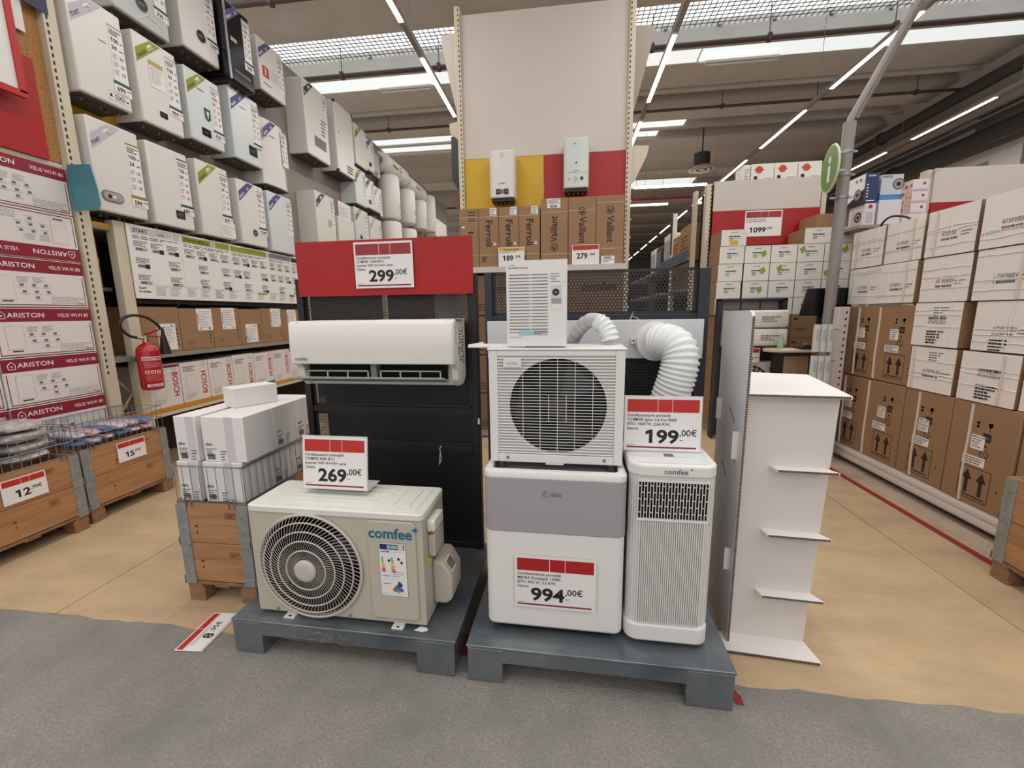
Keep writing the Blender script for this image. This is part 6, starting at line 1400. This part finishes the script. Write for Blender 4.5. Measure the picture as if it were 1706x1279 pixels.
# third rack end with its header, beyond the wrapped cartons
rk = thing('rack_end', 'rack end with beige and red header behind the wrapped cartons, at the frame edge', 'rack', (0, 0, 0))
for x in (4.0, 5.9):
    b = MB(); b.box(x, x + .055, 5.56, 5.66, 0, 2.97, CREAM); b.build('upright', rk)
b = MB(); b.tube([(3.97, 5.5, 2.2), (3.97, 5.5, 2.86), (4.0, 5.5, 2.93), (4.06, 5.5, 2.95)], .012, INKL, 6); b.build('conduit', rk)
b = MB(); b.box(4.06, 5.89, 5.535, 5.555, 2.615, 2.975, BEIGE); b.build('header_board', rk, 'plain beige header board')
b = MB(); b.box(4.06, 5.89, 5.53, 5.555, 2.2, 2.612, mat('deep red', (160, 14, 20), .45)); b.build('header_board', rk, 'plain red header board')
b = MB(); b.box(4.06, 5.89, 5.6, 5.64, 0, 2.2, MATS['dark brown back']); b.build('back_panel', rk)
for z in (.1, .8, 1.5):
    b = MB(); b.box(4.06, 5.89, 5.2, 5.6, z, z + .05, RSHELF); b.build('shelf', rk)
# side rack with the fan cartons
rk = thing('side_rack', 'low rack behind the pole that carries the fan cartons', 'rack', (0, 0, 0))
b = MB(); b.box(2.93, 3.9, 4.85, 5.14, 2.255, 2.285, RSHELF); b.build('shelf', rk)
for x in (3.12, 3.84):
    for y in (4.86, 5.08):
        b = MB(); b.box(x, x + .05, y, y + .05, 0, 2.255, CREAM); b.build('upright', rk)
NB = mat('navy carton', (34, 50, 92), .45); LB = mat('sky print', (60, 136, 190), .5); PKW = mat('pinkish white carton', (222, 212, 216), .5)
def fan_carton(label, x0, x1, z0, z1, d, front, side, drawf=None, draws=None, y=4.9):
    w, h = x1 - x0, z1 - z0; b = MB(); b.box(0, w, 0, d, 0, h, front)
    o = tag(b.build('fan_carton', bevel=.003), label, 'carton', 'fan cartons behind the pole'); o.location = (x0, y, z0)
    b = MB(); b.poly([(-.0008, d, 0), (-.0008, 0, 0), (-.0008, 0, h), (-.0008, d, h)], side)
    if draws:
        c = MB(); draws(c, d, h); c.v = [(p[1] - .0008, d - p[0], p[2]) for p in c.v]
        off = len(b.v); b.v += c.v
        for f, m in zip(c.f, c.m): b.f.append(tuple(i + off for i in f)); b.m.append(b.mi(c.mats[m]))
    if drawf: drawf(b, w, h)
    b.build('lettering', o); return o
def pic(b, x, z, r_):
    for k in range(3): b.disc((x, -.001 - .0003*k, z), r_*(1 - .3*k), (INKG, INKL, INK)[k], 'y', 16)
def s1(b, w, h):
    b.poly([(0, -.0006, 0), (w, -.0006, 0), (w, -.0006, h*.5), (0, -.0006, h*.12)], INK); pic(b, w*.62, h*.36, .055)
    for k in range(2): b.disc((w*(.5 + .24*k), -.001, h*.84), .018, LB, 'y', 12)
def f1(b, w, h):
    for k in range(5): b.quad(w*.15, w*.28, h*(.2 + .1*k), h*(.24 + .1*k), -.001, PAPER)
    b.quad(w*.2, w*.75, h*.9, h*.93, -.001, PAPER); b.quad(w*.2, w*.8, h*.06, h*.1, -.001, PAPER)
def f2(b, w, h): b.quad(0, w, 0, h*.22, -.001, LB); b.text('VORTICE', w*.05, h*.88, .03, INK, -.0012, .02, sx=.7); pic(b, w*.8, h*.62, .055)
def s2(b, w, h): b.quad(0, w, 0, h*.3, -.001, LB)
def s3(b, w, h): b.quad(w*.2, w*.85, h*.1, h*.75, -.001, mat('fan print', (190, 184, 188), .5)); pic(b, w*.6, h*.45, .05)
def f3(b, w, h): b.disc((w*.5, -.001, h*.85), .02, REDP, 'y', 12); b.quad(w*.15, w*.8, h*.1, h*.6, -.001, mat('fan print', (190, 184, 188), .5))
def s4(b, w, h):
    for k in range(2): b.disc((w*(.6 + .3*k), -.001, h*.5), .018, (mat('orange red mark', (200, 70, 50), .5), mat('orange dot', (196, 120, 80), .5))[k], 'y', 10)
    b.lines(w*.06, w*.5, h*.8, 3, h*.24, h*.09, INKL, -.001)
def f4(b, w, h): b.disc((w*.7, -.001, h*.62), .014, REDP, 'y', 10); b.quad(w*.05, w*.95, h*.03, h*.2, -.001, mat('pink edge', (206, 176, 186), .5))
fan_carton('white fan carton with a red dot under the navy one behind the pole', 3.0, 3.10, 2.287, 2.50, .24, PKW, PKW, f3, s3)
fan_carton('navy fan carton with a fan picture on its side, topmost behind the pole', 2.975, 3.10, 2.503, 2.785, .26, NB, PAPER, f1, s1)
fan_carton('plain white carton under the grey and sky blue one', 3.125, 3.335, 2.287, 2.525, .25, PKW, mat('pale blue print', (196, 212, 224), .5), None, None)
fan_carton('grey and sky blue fan carton with a fan picture, beside the navy one', 3.14, 3.34, 2.528, 2.772, .12, mat('pale grey carton', (196, 200, 206), .5), mat('pale blue print', (196, 212, 224), .5), f2, s2, y=4.93)
fan_carton('low white carton under the small dotted ones', 3.342, 3.56, 2.287, 2.375, .30, PKW, PKW, None, None, y=4.88)
for k, n_ in enumerate(('bottom', 'middle', 'top')):
    fan_carton('small white carton with orange dots on its side, %s of the front pile' % n_, 3.345, 3.40, 2.377 + .077*k, 2.377 + .077*(k + 1) - .002, .28, mat('tan carton end', (190, 160, 136), .5), PKW, None, s4, y=4.885)
    fan_carton('small pinkish white carton with a red dot, %s of the pile beside the header' % n_, 3.405, 3.55, 2.377 + .11*k, 2.377 + .11*(k + 1) - .002, .20, PKW, PKW, f4, s4, y=4.89)
pbox(2.70, 2.93, 2.328, 2.47, 'brown carton at the pole on top of the white carton stack', m=CARD, pr=False, y=5.17)
# ================================================================== pole with information disc
POLE = mat('grey pole paint', (140, 132, 130), .4)
t = thing('bent_pole', 'tall grey pole with a bent top carrying the green information disc', 'pole', (2.468, 4.365, 0))
b = MB(); b.cyl((0, 0, 0), (0, 0, 3.07), .047, POLE, 18); b.build('shaft', t, smooth=True)
b = MB(); b.tube([(0, 0, 3.04), (.008, 0, 3.09), (.414, 0, 3.93), (1.03, 0, 5.20)], .034, mat('bent pole paint', (138, 130, 124), .45), 14); b.tube([(.03, -.042, 3.08), (.43, -.042, 3.93), (1.045, -.042, 5.20)], .013, mat('pole conduit', (110, 100, 94), .5), 8); b.build('bent_top', t, smooth=True)
b = MB()
for z in (2.815, 2.622, 2.43): b.cyl((0, 0, z), (0, 0, z + .025), .053, STEEL, 16); b.box(-.10, -.04, -.01, .01, z + .005, z + .02, STEEL); b.box(.05, .085, -.01, .01, z + .005, z + .02, STEEL)
b.build('clamp', t)
t2 = thing('information_disc', 'round green information disc with a white letter i on the grey pole', 'sign', (2.308, 4.29, 2.67), math.radians(-101))
b = MB(); b.lathe((0, -.008, 0), [(.195, 0), (.2, .004), (.2, .012), (.195, .016)], mat('disc rim', (196, 206, 176), .4), 'y', 40); b.build('rim', t2)
b = MB(); b.disc((0, -.0085, 0), .186, mat('info green', (92, 130, 36), .45), 'y', 40); b.build('face', t2)
b = MB(); b.disc((.0, -.0095, .075), .03, PAPER, 'y', 16); b.rbox(-.027, .027, -.0095, -.009, -.115, .028, .022, PAPER, 'y'); b.build('letter', t2, 'white letter i')
b = MB(); b.box(-.008, .008, .008, .11, .12, .14, STEEL); b.box(-.008, .008, .008, .11, -.03, -.01, STEEL); b.build('bracket', t2)
# framed board on the right wall
t = thing('wall_board', 'white framed board high on the right block wall', 'board', (9.50, 13.5, 4.02), R90)
b = MB(); b.box(0, 2.7, 0, .02, 0, .95, PAPER); b.build('board', t); b = MB(); b.box(.5, 2.0, -.006, 0, .1, .7, mat('board grey', (160, 154, 150), .6)); b.build('panel', t)
